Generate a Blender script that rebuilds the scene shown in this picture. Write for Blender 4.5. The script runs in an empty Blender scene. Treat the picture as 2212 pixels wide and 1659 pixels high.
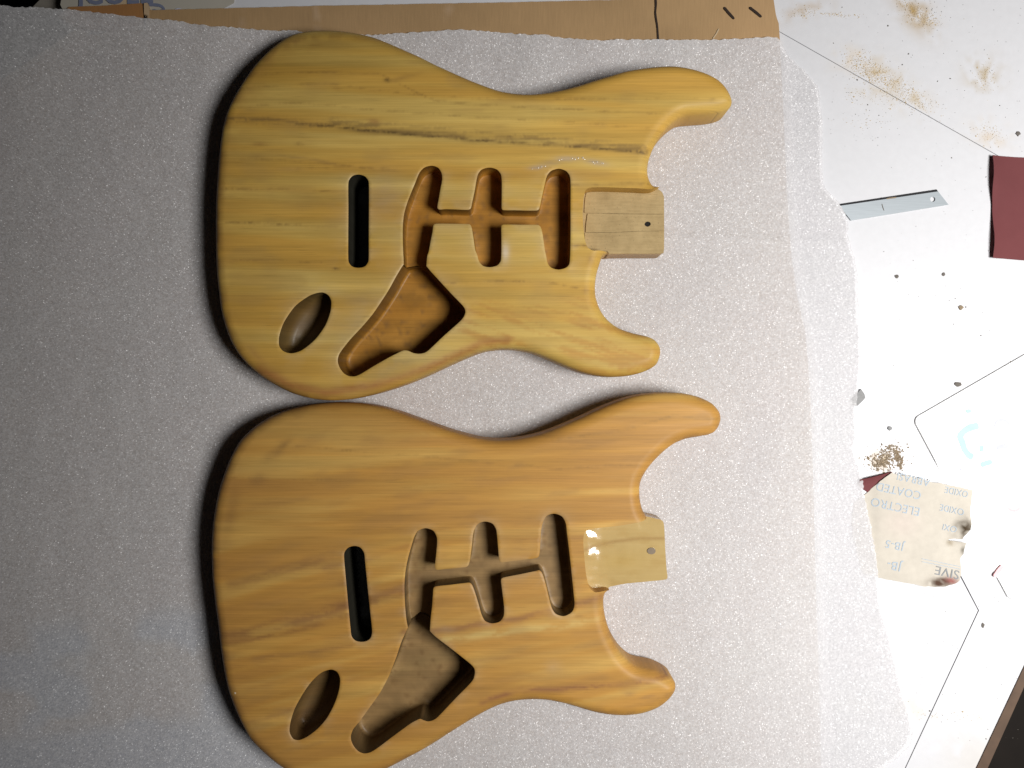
import bpy, bmesh, math, random
import numpy as np
from mathutils import Vector, geometry, noise as mnoise
random.seed(7); rng = np.random.RandomState(7)
S = bpy.context.scene
COL = S.collection

# ------------------------------------------------------------------ camera, world, lamp, exposure
CZ = 0.651                                   # phone held 65 cm above the bench, looking straight down
HF = math.radians(67.3)
cam_d = bpy.data.cameras.new('camera'); cam = bpy.data.objects.new('camera', cam_d); COL.objects.link(cam)
cam.location = (0, 0, CZ); cam_d.sensor_width = 36; cam_d.angle = HF; cam_d.clip_start = 0.01; cam_d.clip_end = 50
S.camera = cam
K = math.tan(HF / 2) / 1106.0                # metres per drawing unit per metre of distance

def W(x, y, z=0.0):
    """plan drawing units (2212 wide) on the level z -> metres"""
    d = CZ - z
    return ((x - 1106.0) * K * d, -(y - 829.5) * K * d)

wd = bpy.data.worlds.new('World'); S.world = wd; wd.use_nodes = True
wd.node_tree.nodes['Background'].inputs[0].default_value = (0.85, 0.9, 1.0, 1)
wd.node_tree.nodes['Background'].inputs[1].default_value = 0.004
ld = bpy.data.lights.new('work_lamp', 'AREA'); ld.shape = 'DISK'; ld.size = 0.40; ld.energy = 10.6; ld.spread = math.radians(134)
ld.color = (1.0, 0.985, 0.965)
lamp = bpy.data.objects.new('work_lamp', ld); COL.objects.link(lamp)
lx, ly = W(2540, 1130, 0.0)
lamp.location = (lx, ly, 0.95)
lamp.rotation_euler = (0, 0, 0)
S.view_settings.view_transform = 'Standard'; S.view_settings.look = 'None'
S.view_settings.exposure = 0.0; S.view_settings.gamma = 1.0

# ------------------------------------------------------------------ helpers
def tag(o, label=None, cat=None, group=None, kind=None):
    if label: o['label'] = label
    if cat: o['category'] = cat
    if group: o['group'] = group
    if kind: o['kind'] = kind
    return o

def empty(name, loc, label, cat, group=None):
    o = bpy.data.objects.new(name, None); COL.objects.link(o); o.location = loc
    o.empty_display_size = 0.02
    return tag(o, label, cat, group)

def link(name, me, mat, parent=None):
    o = bpy.data.objects.new(name, me); COL.objects.link(o)
    if mat: me.materials.append(mat)
    if parent:
        o.parent = parent
        o.location = -Vector(parent.location)      # meshes are written in world metres
    return o

def mesh(name, vs, fs, sharp=38, smooth=True):
    me = bpy.data.meshes.new(name); me.from_pydata([tuple(map(float, v)) for v in vs], [], fs); me.update()
    if smooth:
        me.polygons.foreach_set('use_smooth', [True] * len(me.polygons))
        me.set_sharp_from_angle(angle=math.radians(sharp))
    return me

def set_color(me, cols, name='tint'):
    a = me.color_attributes.new(name, 'FLOAT_COLOR', 'POINT')
    a.data.foreach_set('color', np.asarray(cols, dtype=np.float32).ravel())

def plan_uv(me):
    uv = me.uv_layers.new(name='plan')
    co = np.empty(len(me.vertices) * 3, np.float32); me.vertices.foreach_get('co', co); co = co.reshape(-1, 3)
    li = np.empty(len(me.loops), np.int32); me.loops.foreach_get('vertex_index', li)
    uv.data.foreach_set('uv', co[li][:, :2].ravel())

def spline(pts, step, closed=True):
    """centripetal-like Catmull-Rom through pts, resampled at equal steps"""
    p = np.asarray(pts, float); n = len(p); out = []
    rngs = range(n) if closed else range(n - 1)
    for i in rngs:
        if closed: a, b, c, d = p[(i - 1) % n], p[i], p[(i + 1) % n], p[(i + 2) % n]
        else: a, b, c, d = p[max(i - 1, 0)], p[i], p[i + 1], p[min(i + 2, n - 1)]
        L = np.linalg.norm(c - b)
        # finite-difference tangents scaled by chord length keep tight corners tidy
        ta = (c - a) / max(np.linalg.norm(c - a), 1e-9) * L; tc = (d - b) / max(np.linalg.norm(d - b), 1e-9) * L
        for t in np.linspace(0, 1, 13)[:-1]:
            h00 = 2*t**3 - 3*t*t + 1; h10 = t**3 - 2*t*t + t; h01 = -2*t**3 + 3*t*t; h11 = t**3 - t*t
            out.append(h00*b + h10*ta*.8 + h01*c + h11*tc*.8)
    if not closed: out.append(p[-1])
    out = np.array(out)
    if closed: out = np.vstack([out, out[:1]])
    s = np.r_[0, np.cumsum(np.linalg.norm(np.diff(out, axis=0), axis=1))]
    m = max(3, int(round(s[-1] / step)))
    q = np.linspace(0, s[-1], m + 1)
    r = np.c_[np.interp(q, s, out[:, 0]), np.interp(q, s, out[:, 1])]
    return r[:-1] if closed else r

def area2(p):
    p = np.asarray(p); x, y = p[:, 0], p[:, 1]
    return np.sum(x * np.roll(y, -1) - np.roll(x, -1) * y)

def ccw(p):
    p = np.asarray(p, float)
    return p if area2(p) > 0 else p[::-1].copy()

def normals(p):                                    # outward, for a ccw ring
    t = np.roll(p, -1, 0) - np.roll(p, 1, 0); t /= np.maximum(np.linalg.norm(t, axis=1), 1e-12)[:, None]
    return np.c_[t[:, 1], -t[:, 0]]

def dist_seg(q, a, b):
    """distance of points q to the segments a-b"""
    q = np.asarray(q, float); out = np.full(len(q), 1e9); ab = b - a; l2 = np.maximum((ab**2).sum(1), 1e-18)
    for s in range(0, len(q), 4000):
        c = q[s:s + 4000]
        ap = c[:, None, :] - a[None]
        t = np.clip((ap * ab[None]).sum(2) / l2[None], 0, 1)
        d = ap - t[..., None] * ab[None]
        out[s:s + 4000] = np.sqrt((d**2).sum(2).min(1))
    return out

def dist_ring(q, p): return dist_seg(q, p, np.roll(p, -1, 0))
def dist_line(q, pts):
    pts = np.asarray(pts, float); return dist_seg(q, pts[:-1], pts[1:])

def inside(q, p):
    q = np.asarray(q, float); r = np.zeros(len(q), bool); a = p; b = np.roll(p, -1, 0)
    for (x0, y0), (x1, y1) in zip(a, b):
        if y0 == y1: continue
        c = ((y0 > q[:, 1]) != (y1 > q[:, 1])) & (q[:, 0] < (x1 - x0) * (q[:, 1] - y0) / (y1 - y0) + x0)
        r ^= c
    return r

def cdt(rings, pts, keep):
    """triangulate constraint rings + free points; keep(centroids) -> mask. returns verts(2d), tris, first-index map"""
    vs = []; es = []
    for r in rings:
        i0 = len(vs); n = len(r)
        vs += [Vector((float(x), float(y))) for x, y in r]
        es += [(i0 + i, i0 + (i + 1) % n) for i in range(n)]
    vs += [Vector((float(x), float(y))) for x, y in pts]
    ov, oe, of, vo, eo, fo = geometry.delaunay_2d_cdt(vs, es, [], 0, 1e-7)
    V = np.array([(v.x, v.y) for v in ov]); F = np.array([f for f in of if len(f) == 3])
    c = V[F].mean(1); m = keep(c); F = F[m]
    # orient upward
    a = V[F]; cr = (a[:, 1, 0]-a[:, 0, 0])*(a[:, 2, 1]-a[:, 0, 1]) - (a[:, 1, 1]-a[:, 0, 1])*(a[:, 2, 0]-a[:, 0, 0])
    F[cr < 0] = F[cr < 0][:, ::-1]
    mp = {}
    for i, src in enumerate(vo):
        for s in src: mp[s] = i
    return V, F, mp

def grid_pts(ring, step, jit=0.25):
    lo = ring.min(0); hi = ring.max(0)
    xs = np.arange(lo[0], hi[0], step); ys = np.arange(lo[1], hi[1], step)
    g = np.stack(np.meshgrid(xs, ys), -1).reshape(-1, 2)
    g[:, 0] += (np.arange(len(g)) // len(xs) % 2) * step * .5
    return g + rng.uniform(-jit, jit, g.shape) * step

def sheet(name, ring, zf, thick, mat, parent=None, step=0.006, holes=(), sharp=38, smooth=True, colf=None):
    """a sheet with real thickness: top at zf(xy), bottom thick below it"""
    ring = ccw(ring); holes = [ccw(h) for h in holes]
    g = grid_pts(ring, step); m = inside(g, ring) & (dist_ring(g, ring) > step * .4)
    for h in holes: m &= ~inside(g, h) & (dist_ring(g, h) > step * .3)
    def keep(c):
        k = inside(c, ring)
        for h in holes: k &= ~inside(c, h)
        return k
    V, F, mp = cdt([ring] + holes, g[m], keep)
    z = np.asarray(zf(V), float) * np.ones(len(V)); n = len(V)
    t = np.asarray(thick(V) if callable(thick) else thick, float) * np.ones(n)
    vs = np.r_[np.c_[V, z], np.c_[V, z - t]]
    fs = F.tolist() + (F[:, ::-1] + n).tolist()
    i0 = 0
    for k, r in enumerate([ring] + holes):
        L = len(r)
        for i in range(L):
            a, b = mp[i0 + i], mp[i0 + (i + 1) % L]
            if a == b: continue
            fs.append([b, a, a + n, b + n] if k == 0 else [a, b, b + n, a + n])
        i0 += L
    me = mesh(name, vs, fs, sharp, smooth)
    if colf is not None: set_color(me, colf(vs))
    plan_uv(me)
    return link(name, me, mat, parent)

def vnoise(x, y, seed=0):
    """smooth value noise, numpy"""
    xi = np.floor(x).astype(np.int64); yi = np.floor(y).astype(np.int64); fx = x - xi; fy = y - yi
    fx = fx*fx*(3-2*fx); fy = fy*fy*(3-2*fy)
    def h(a, b):
        n = (a * 374761393 + b * 668265263 + seed * 974634777) & 0xffffffff
        n = ((n ^ (n >> 13)) * 1274126177) & 0xffffffff
        return ((n ^ (n >> 16)) & 0xffff) / 65535.0
    return (h(xi, yi)*(1-fx) + h(xi+1, yi)*fx)*(1-fy) + (h(xi, yi+1)*(1-fx) + h(xi+1, yi+1)*fx)*fy

def fbm(x, y, seed=0, o=3):
    r = 0; a = .5; t = 0
    for i in range(o): r = r + a * vnoise(x * 2**i, y * 2**i, seed + i * 17); t += a; a *= .5
    return r / t

def sst(a, b, x):
    t = np.clip((x - a) / (b - a), 0, 1); return t*t*(3-2*t)

def blend(c, m, col):
    m = np.clip(m, 0, 1)[:, None]; c[:, :3] = c[:, :3]*(1-m) + np.array(col)[None]*m
def ln(x, y, pts, w, seed=0, wob=0.0):
    yy = y + wob * (fbm(x / 60., y / 400., seed) - .5)
    return np.exp(-(dist_line(np.c_[x, yy], pts) / w)**2)
def spot(x, y, cx, cy, rx, ry, ang=0.0):
    ca, sa = math.cos(ang), math.sin(ang); u = ((x-cx)*ca + (y-cy)*sa) / rx; v = (-(x-cx)*sa + (y-cy)*ca) / ry
    return np.exp(-(u*u + v*v))

# ------------------------------------------------------------------ materials (node based)
class NT:
    def __init__(s, name):
        s.m = bpy.data.materials.new(name); s.m.use_nodes = True; s.t = s.m.node_tree; s.n = s.t.nodes
        s.p = s.n['Principled BSDF']; s.out = s.n['Material Output']
    def node(s, typ, ins=None, **kw):
        n = s.n.new(typ)
        for k, v in kw.items(): setattr(n, k, v)
        for k, v in (ins or {}).items():
            if isinstance(v, bpy.types.NodeSocket): s.t.links.new(v, n.inputs[k])
            else: n.inputs[k].default_value = v
        return n
    def math(s, op, a, b=0.0, c=0.0, clamp=False):
        n = s.node('ShaderNodeMath', {0: a, 1: b, 2: c}, operation=op, use_clamp=clamp); return n.outputs[0]
    def ramp(s, f, stops):
        n = s.node('ShaderNodeValToRGB', {0: f}); e = n.color_ramp.elements
        while len(e) < len(stops): e.new(0.5)
        for i, (p, c) in enumerate(stops):
            e[i].position = p; e[i].color = c if len(c) == 4 else (*c, 1)
        return n.outputs[0]
    def mix(s, f, a, b, mode='MIX'):
        n = s.node('ShaderNodeMix', data_type='RGBA', blend_type=mode, clamp_factor=True)
        for k, v in ((0, f), (6, a), (7, b)):
            if isinstance(v, bpy.types.NodeSocket): s.t.links.new(v, n.inputs[k])
            else: n.inputs[k].default_value = v if k == 0 else ((*v, 1) if len(v) == 3 else v)
        return n.outputs[2]
    def uv(s, sx=1, sy=1, rot=0):
        u = s.node('ShaderNodeUVMap', uv_map='plan')
        return s.node('ShaderNodeMapping', {0: u.outputs[0], 'Scale': (sx, sy, 1), 'Rotation': (0, 0, rot)}).outputs[0]
    def obj(s, sx=1, sy=1, sz=1):
        u = s.node('ShaderNodeTexCoord')
        return s.node('ShaderNodeMapping', {0: u.outputs['Object'], 'Scale': (sx, sy, sz)}).outputs[0]
    def noise(s, vec, scale, detail=2, rough=.5):
        return s.node('ShaderNodeTexNoise', {'Vector': vec, 'Scale': scale, 'Detail': detail, 'Roughness': rough}).outputs[0]
    def bump(s, h, strength, dist):
        return s.node('ShaderNodeBump', {'Height': h, 'Strength': strength, 'Distance': dist}).outputs[0]
    def set(s, **kw):
        for k, v in kw.items():
            k = k.replace('_', ' ')
            if isinstance(v, bpy.types.NodeSocket): s.t.links.new(v, s.p.inputs[k])
            else: s.p.inputs[k].default_value = (*v, 1) if isinstance(v, tuple) and len(v) == 3 and 'Color' in k else v
        return s.m

def simple(name, col, rough=.6, var=.12, scale=60, bump=.0, spec=.4, metal=0.0):
    t = NT(name); v = t.obj(); n = t.noise(v, scale, 4, .6)
    c = t.mix(n, tuple(x * (1 - var) for x in col), tuple(min(1, x * (1 + var)) for x in col))
    kw = dict(Base_Color=c, Roughness=rough, Specular_IOR_Level=spec, Metallic=metal)
    if bump: kw['Normal'] = t.bump(t.noise(v, scale * 12, 3, .6), bump, .0006)
    return t.set(**kw)

def wood_mat(name, rough=.56, grain=1.0, coat=.03):
    t = NT(name)
    a = t.node('ShaderNodeAttribute', attribute_name='tint')
    g1 = t.noise(t.uv(14, 900), 1, 4, .65)             # fine fibres
    g2 = t.noise(t.uv(40, 2600), 1, 2, .5)             # hair-thin pores
    g3 = t.noise(t.uv(5, 120), 1, 3, .6)               # broad figure
    f1 = t.node('ShaderNodeMapRange', {0: g1, 1: .3, 2: .7, 3: 1 - .12 * grain, 4: 1 + .09 * grain}).outputs[0]
    f3 = t.node('ShaderNodeMapRange', {0: g3, 1: .3, 2: .7, 3: 1 - .14 * grain, 4: 1 + .1 * grain}).outputs[0]
    p = t.node('ShaderNodeMapRange', {0: g2, 1: .22, 2: .36, 3: 1 - .45 * grain, 4: 1}).outputs[0]
    f = t.math('MULTIPLY', t.math('MULTIPLY', f1, f3), p)
    mul = t.node('ShaderNodeVectorMath', {0: a.outputs['Color'], 3: f}, operation='SCALE').outputs[0]
    hz = t.noise(t.uv(30, 300), 1, 3, .6)
    r = t.math('ADD', rough - .1, t.math('MULTIPLY', hz, .2))
    r = t.math('SUBTRACT', r, t.math('MULTIPLY', a.outputs['Alpha'], .14))
    n = t.bump(t.math('ADD', g1, t.math('MULTIPLY', g2, .5)), .12, .0004)
    return t.set(Base_Color=mul, Roughness=r, Specular_IOR_Level=.26, Coat_Weight=coat, Coat_Roughness=.25, Normal=n)

M = {}
M['wood'] = wood_mat('sealed_wood')
M['cavity'] = wood_mat('routed_wood', rough=.5, grain=.9, coat=.1)
def rough_floor(name, c0, c1):
    t = NT(name); v = t.uv(); n = t.noise(v, 55, 6, .7); n2 = t.noise(t.uv(60, 600), 1, 3, .6)
    c = t.mix(t.node('ShaderNodeMapRange', {0: t.math('ADD', t.math('MULTIPLY', n, .7), t.math('MULTIPLY', n2, .3)), 1: .36, 2: .64, 3: 0.0, 4: 1.0}).outputs[0], c0, c1)
    sp = t.noise(v, 700, 2, .5); d = t.node('ShaderNodeMapRange', {0: sp, 1: .26, 2: .34, 3: .55, 4: 1}).outputs[0]
    c = t.node('ShaderNodeVectorMath', {0: c, 3: d}, operation='SCALE').outputs[0]
    return t.set(Base_Color=c, Roughness=.75, Specular_IOR_Level=.25, Normal=t.bump(n2, .3, .0004))
M['bare'] = rough_floor('bare_routed_wood', (.34, .24, .11), (.48, .35, .17))
M['hole'] = simple('dark_hole', (.012, .01, .008), .9)
def lacquer():
    t = NT('pooled_lacquer'); v = t.uv(); g = t.noise(t.uv(25, 500), 1, 4, .6); b = t.noise(v, 60, 3, .5)
    c = t.mix(g, (.44, .30, .11), (.53, .385, .165)); c = t.mix(t.math('MULTIPLY', b, .5), c, (.55, .41, .19))
    at = t.node('ShaderNodeAttribute', attribute_name='tint'); c = t.mix(1.0, c, at.outputs['Color'], 'MULTIPLY')
    bm = t.bump(t.noise(v, 120, 1, .5), .12, .0008)
    return t.set(Base_Color=c, Roughness=.1, Specular_IOR_Level=.5, Coat_Weight=1.0, Coat_Roughness=.03, Normal=bm, Coat_Normal=bm)
M['lacquer'] = lacquer()

def foam():
    t = NT('white_packing_foam'); v = t.uv()
    def facet(scale, amt):
        vo = t.node('ShaderNodeTexVoronoi', {'Vector': v, 'Scale': scale, 'Randomness': 1.0}, voronoi_dimensions='2D')
        c0 = t.node('ShaderNodeVectorMath', {0: vo.outputs['Color'], 1: (.5, .5, .5)}, operation='SUBTRACT').outputs[0]
        c0 = t.node('ShaderNodeVectorMath', {0: c0, 3: amt}, operation='SCALE').outputs[0]
        g = t.node('ShaderNodeNewGeometry')
        a0 = t.node('ShaderNodeVectorMath', {0: g.outputs['Normal'], 1: c0}, operation='ADD').outputs[0]
        return t.node('ShaderNodeVectorMath', {0: a0}, operation='NORMALIZE').outputs[0], vo
    dv = t.node('ShaderNodeTexNoise', {'Vector': v, 'Scale': 300.0, 'Detail': 2.0})
    dd = t.node('ShaderNodeVectorMath', {0: dv.outputs['Color'], 3: .0016}, operation='SCALE').outputs[0]
    v = t.node('ShaderNodeVectorMath', {0: v, 1: dd}, operation='ADD').outputs[0]
    nd, vo = facet(1250, .36); ng, vo2 = facet(2100, 2.1)
    tint = t.noise(v, 11, 4, .6); mid = t.noise(v, 120, 3, .6); spk = t.noise(v, 520, 2, .6)
    c = t.mix(tint, (.875, .85, .86), (.905, .91, .905))
    c = t.mix(t.math('MULTIPLY', mid, .28), c, (.66, .62, .635))
    dif = t.node('ShaderNodeBsdfDiffuse', {'Color': c, 'Normal': nd})
    tr = t.node('ShaderNodeBsdfTranslucent', {'Color': c})
    gl = t.node('ShaderNodeBsdfGlossy', {'Color': (1, 1, 1, 1), 'Roughness': .34, 'Normal': ng})
    tp = t.node('ShaderNodeBsdfTransparent', {'Color': (.97, .97, .98, 1)})
    a = t.node('ShaderNodeMixShader', {0: .12, 1: dif.outputs[0], 2: tr.outputs[0]})
    b = t.node('ShaderNodeMixShader', {0: t.node('ShaderNodeMapRange', {0: spk, 1: .35, 2: .65, 3: .44, 4: .60}).outputs[0], 1: a.outputs[0], 2: tp.outputs[0]})
    fz = t.node('ShaderNodeMixShader', {0: .055, 1: b.outputs[0], 2: gl.outputs[0]})
    t.t.links.new(fz.outputs[0], t.out.inputs[0])
    return t.m
M['foam'] = foam()

def attr_mat(name, rough=.7, nscale=300, namt=.1, spec=.3, bump=.0, sx=1, sy=1):
    t = NT(name); a = t.node('ShaderNodeAttribute', attribute_name='tint')
    n = t.noise(t.uv(sx, sy), nscale, 4, .6)
    f = t.node('ShaderNodeMapRange', {0: n, 1: .25, 2: .75, 3: 1 - namt, 4: 1 + namt}).outputs[0]
    c = t.node('ShaderNodeVectorMath', {0: a.outputs['Color'], 3: f}, operation='SCALE').outputs[0]
    kw = dict(Base_Color=c, Roughness=rough, Specular_IOR_Level=spec)
    if bump: kw['Normal'] = t.bump(n, bump, .0005)
    return t.set(**kw)
M['card'] = attr_mat('brown_cardboard', .8, 1, .08, .2, .1, 900, 60)
M['board'] = attr_mat('white_painted_board', .38, 160, .025, .4, .02)
M['sandback'] = attr_mat('paper_backing', .75, 200, .05, .25, .1)
def grit():
    t = NT('maroon_grit'); v = t.uv(); n = t.noise(v, 2500, 3, .7); w = t.noise(v, 25, 4, .6)
    c = t.mix(w, (.095, .02, .022), (.16, .042, .044)); c = t.mix(t.math('MULTIPLY', n, .5), c, (.19, .065, .068))
    return t.set(Base_Color=c, Roughness=.8, Specular_IOR_Level=.3, Normal=t.bump(n, .6, .0004))
M['grit'] = grit()
M['ink_brown'] = simple('brown_marker_ink', (.022, .011, .006), .7)
M['ink_blue'] = simple('pale_blue_print', (.34, .40, .46), .7, .15, 400)
M['ink_grey'] = simple('grey_print', (.22, .23, .24), .7, .15, 400)
M['ink_navy'] = simple('navy_print', (.17, .19, .27), .6, .2, 200)
M['print_green'] = simple('faded_green_print', (.36, .68, .50), .5, .2, 90)
M['print_lilac'] = simple('faded_lilac_print', (.46, .47, .58), .5, .15, 90)
M['print_pink'] = simple('faded_pink_print', (.78, .45, .47), .5, .2, 90)
M['plastic'] = simple('white_plastic', (.82, .82, .81), .35, .03, 40)
M['wrap'] = simple('milky_wrap', (.44, .41, .35), .5, .08, 30)
M['steel'] = (lambda t: t.set(Base_Color=t.mix(t.noise(t.uv(60, 1400, .15), 1, 3, .6), (.30, .33, .35), (.42, .46, .49)), Metallic=.35, Roughness=.42))(NT('brushed_steel'))
M['steel_dark'] = simple('ground_steel_edge', (.06, .06, .065), .4, .3, 300, metal=.5)  # dark reflection on the ground bevel put into the colour
M['dust'] = simple('tan_sawdust', (.56, .44, .27), .9, .3, 200)
M['dirt'] = simple('brown_residue', (.25, .19, .125), .9, .35, 300)
M['speck'] = simple('dark_grime', (.13, .115, .10), .8, .4, 400)
M['stone'] = simple('grey_chip', (.26, .26, .26), .8, .3, 500, .4)
M['darkfloor'] = simple('dark_floor', (.016, .011, .008), .7, .5, 12)
M['brownstrip'] = simple('worn_brown_edge', (.085, .05, .03), .6, .5, 60)
M['core'] = simple('grey_core_board', (.22, .2, .17), .8, .3, 60)
M['edge'] = simple('raw_edge_strip', (.50, .38, .24), .6, .12, 80)
M['side'] = simple('dark_board_side', (.05, .035, .025), .6, .3, 50)

# ------------------------------------------------------------------ the setting: dark floor, white bench top
def plane(name, x0, y0, x1, y1, z, mat):
    return link(name, mesh(name, [(x0, y0, z), (x1, y0, z), (x1, y1, z), (x0, y1, z)], [[0, 1, 2, 3]], smooth=False), mat)
tag(plane('floor', -2.5, -2.5, 2.5, 2.5, -0.42, M['darkfloor']), kind='structure')

def Wl(pts, z=0.0): return np.array([W(x, y, z) for x, y in pts])
def dens(ring, step):
    """straight-edged ring with points every step"""
    r = []; ring = np.asarray(ring, float)
    for a, b in zip(ring, np.roll(ring, -1, 0)):
        n = max(1, int(np.linalg.norm(b - a) / step)); r += [a + (b - a) * i / n for i in range(n)]
    return np.array(r)
def invD(q, z=0.0):
    d = (CZ - z) * K; return q[:, 0] / d + 1106.0, -q[:, 1] / d + 829.5

def board_tint(v):
    x, y = invD(v[:, :2]); n = len(v)
    c = np.ones((n, 4)) * (0.60, 0.60, 0.62, 1)
    def stain(cx, cy, rx, ry, ang, col, amt, seed, fr=14., th=.45):
        ca, sa = math.cos(ang), math.sin(ang); dx, dy = x - cx, y - cy
        u = (dx*ca + dy*sa) / rx; w = (-dx*sa + dy*ca) / ry
        m = np.exp(-(u*u + w*w)) * sst(th, th + .2, fbm(x / fr, y / fr, seed)) * amt
        c[:, :3] = c[:, :3] * (1 - m[:, None]) + np.array(col)[None] * m[:, None]
    tan = (.50, .40, .25)
    stain(1880, 160, 60, 34, .5, tan, .9, 1); stain(1950, 200, 60, 26, .6, tan, .8, 2); stain(1850, 130, 40, 22, .1, (.62, .53, .42), .8, 3)
    stain(1975, 25, 50, 26, .9, (.42, .31, .17), 1.2, 4, 9, .35); stain(1735, 22, 60, 18, -.2, (.5, .42, .34), .8, 5)
    stain(2125, 160, 36, 34, 0, (.44, .36, .24), .9, 6, 10); stain(2140, 290, 40, 26, .4, (.56, .46, .34), .7, 7)
    stain(2000, 1530, 150, 26, 0.05, (.64, .60, .52), .7, 8, 40); stain(1912, 994, 40, 20, .1, (.34, .25, .14), 1.3, 9, 8, .38)
    stain(2110, 1640, 80, 60, 0, (.55, .52, .48), .6, 12, 30, .3)
    return c

J1 = [(1440, -70), (2400, 476)]                              # joint along the upper right
VX = (2113, 1318)                                            # where three boards meet
# board 1: beyond the first joint;  board 2: under the sheet;  board 3: lower right
A_top = [(330, -260), (2500, -260), (2500, 531), J1[1], (1690, 72), J1[0], (240, -70), (275, -3)]
def lerp(a, b, t): return (a[0] + (b[0]-a[0])*t, a[1] + (b[1]-a[1])*t)
left_edge = [(300, -30), (-420, 450)]
b1 = [(320, -300), (2600, -300), (2600, 590), (1690, 72), (1440, -70), (300, -62)]
b2 = [(300, -59), (1440, -67), (1690, 75), (2600, 593), (2600, 900), (2330, 1180), (2116, 1310), (2113, 1316), (1780, 690), (-420, 690), (-420, 450), (290, -24)]
bench = empty('workbench', (W(1700, 900)[0], W(1700, 900)[1], -0.02), 'white painted workbench top of butted boards under everything, stained with sawdust', 'workbench')
BT = 0.018
fine = lambda v: 0.0
# upper board, sheet-side board, lower-left board, lower-right board: butted with open 1.5 mm joints
seg_dir = np.array([33., 63.]) / math.hypot(33, 63)
far = np.array(VX) - seg_dir * 700                          # the joint runs up under the foam sheet
l2a = np.array(VX); l2b = np.array([1955., 1659.]); l2c = l2b + (l2b - l2a) * 1.1
e = .8
J0 = np.array((1960., 1030.))                                # the joint opens from here towards the meeting point
boards = [
    [(330, -300), (2600, -300), (2600, 588), (1690, 72 - e), (1440, -70 - e), (330, -66)],
    [(330, -62), (1440, -66), (1690, 72 + e), (2600, 588 + 2*e), (2600, 1400), (2250, 1400), (2040, 1858), tuple(l2c + (.8, .4)), (VX[0] + 2, VX[1] + .6), tuple(VX + seg_dir * -72 + (1.8, -.7)), tuple(J0 + (.03, 0)), tuple(far + (.03, -.03)), (-420, far[1] - .03), (-420, 458), (290, -16)],
    [(-420, far[1] + .03), tuple(far + (0, .03)), tuple(J0 + (-.03, 0)), (VX[0] - .5, VX[1] + .6), tuple(l2c + (-.5, -.3)), (-420, l2c[1])],
]
for b in boards:
    r = dens(Wl(b), .02)
    sheet('board', r, fine, BT, M['board'], bench, step=.005, colf=board_tint, smooth=False)
# dark core seen at the bottom of the joints and the raw strips that close the outer edges
core = Wl([(330, -300), (2600, -300), (2600, 1400), (2250, 1400), (2040, 1858), (-420, 1858), (-420, 458)])
sheet('backing_board', dens(core, .1), lambda v: -BT - .0005, .012, M['core'], bench, step=.1, smooth=False)
strip = [(293, -20), (330, -20), (-420, 498), (-420, 458)]
strip = [(262, -4), (300, -4), (-420, 490), (-420, 462)]
sheet('edge_strip', dens(Wl([(2254, 1390), (2236, 1390), (2016, 1858), (2044, 1858)], .001), .03), lambda v: .0012, .0008, M['brownstrip'], bench, step=.03, smooth=False)
sheet('edge_strip', dens(Wl(strip, .001), .03), lambda v: .0012, .0008, M['edge'], bench, step=.03, smooth=False)

# ------------------------------------------------------------------ cardboard under the foam
def card_tint(v):
    x, y = invD(v[:, :2], .004); n = len(v)
    c = np.ones((n, 4)) * (.37, .238, .118, 1)
    f = fbm(x / 160., y / 90., 3)[:, None]; c[:, :3] *= .88 + .26 * f
    f2 = fbm(x / 18., y / 60., 9)[:, None]; c[:, :3] *= .95 + .1 * f2
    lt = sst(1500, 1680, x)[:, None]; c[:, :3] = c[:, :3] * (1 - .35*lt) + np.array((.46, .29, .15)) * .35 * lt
    for cx, w_ in ((523, 3.), (683, 3.), (968, 2.)):
        m = np.exp(-((x - cx) / w_)**2)[:, None] * .5; c[:, :3] = c[:, :3]*(1-m) + np.array((.5, .36, .24))*m
    blend(c, spot(x, y, 1640, 980, 45, 120, .1) * .45, (.20, .10, .075)); blend(c, spot(x, y, 210, 130, 50, 60, .6) * .5, (.2, .11, .05))
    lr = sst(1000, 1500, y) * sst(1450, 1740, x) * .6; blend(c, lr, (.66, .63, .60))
    # pale blue printing on the card, seen through the foam at the lower left
    m = sst(.42, .55, fbm(x / 120. + 5, y / 80., 21)) * sst(1330, 1400, y + .12 * x) * sst(760, 500, x)
    m = np.maximum(m, sst(1575, 1615, y + .1*x) * sst(760, 600, x))
    c[:, :3] = c[:, :3]*(1-.8*m[:, None]) + np.array((.12, .24, .42))[None]*.8*m[:, None]
    return c
cz = .0038
card = empty('cardboard_sheet', (W(1000, 60, cz)[0], W(1000, 60, cz)[1], 0), 'brown cardboard sheet under the foam with brown pen strokes along its top edge', 'cardboard')
panel = [(324, 22), (486, 18), (702, 12), (1044, 6), (1350, -1), (1500, -8), (1600, -20), (1668, -30), (1672, 5), (1676, 30), (1682, 50), (1684, 78), (1692, 240), (1700, 420), (1710, 560), (1722, 640), (1740, 720), (1750, 850), (1757, 1050), (1762, 1260), (1768, 1420), (1775, 1760), (-300, 1760), (-300, 420), (0, 190), (160, 80), (300, 60), (318, 44)]
pr = dens(Wl(panel, cz), .004); pr = pr + rng.uniform(-.00018, .00018, pr.shape)
def card_z(v):
    x, y = invD(v, cz); z = np.full(len(v), cz)
    for cx in (523, 683): z += .0006 * np.exp(-((x - cx) / 3.)**2)
    return z + .0006 * (fbm(x / 200., y / 200., 5) - .5)
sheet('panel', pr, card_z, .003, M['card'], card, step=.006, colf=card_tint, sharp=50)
flap = dens(Wl([(149, 15), (228, 12), (306, 7), (311, 40), (314, 74), (250, 70), (150, 62), (126, 36)], .003), .004)
def flap_tint(v):
    c = card_tint(v); c[:, :3] *= np.array((.9, .68, .5)); return c
sheet('flap', flap, lambda v: .0031, .0022, M['card'], card, step=.006, colf=flap_tint, sharp=50)
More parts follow.
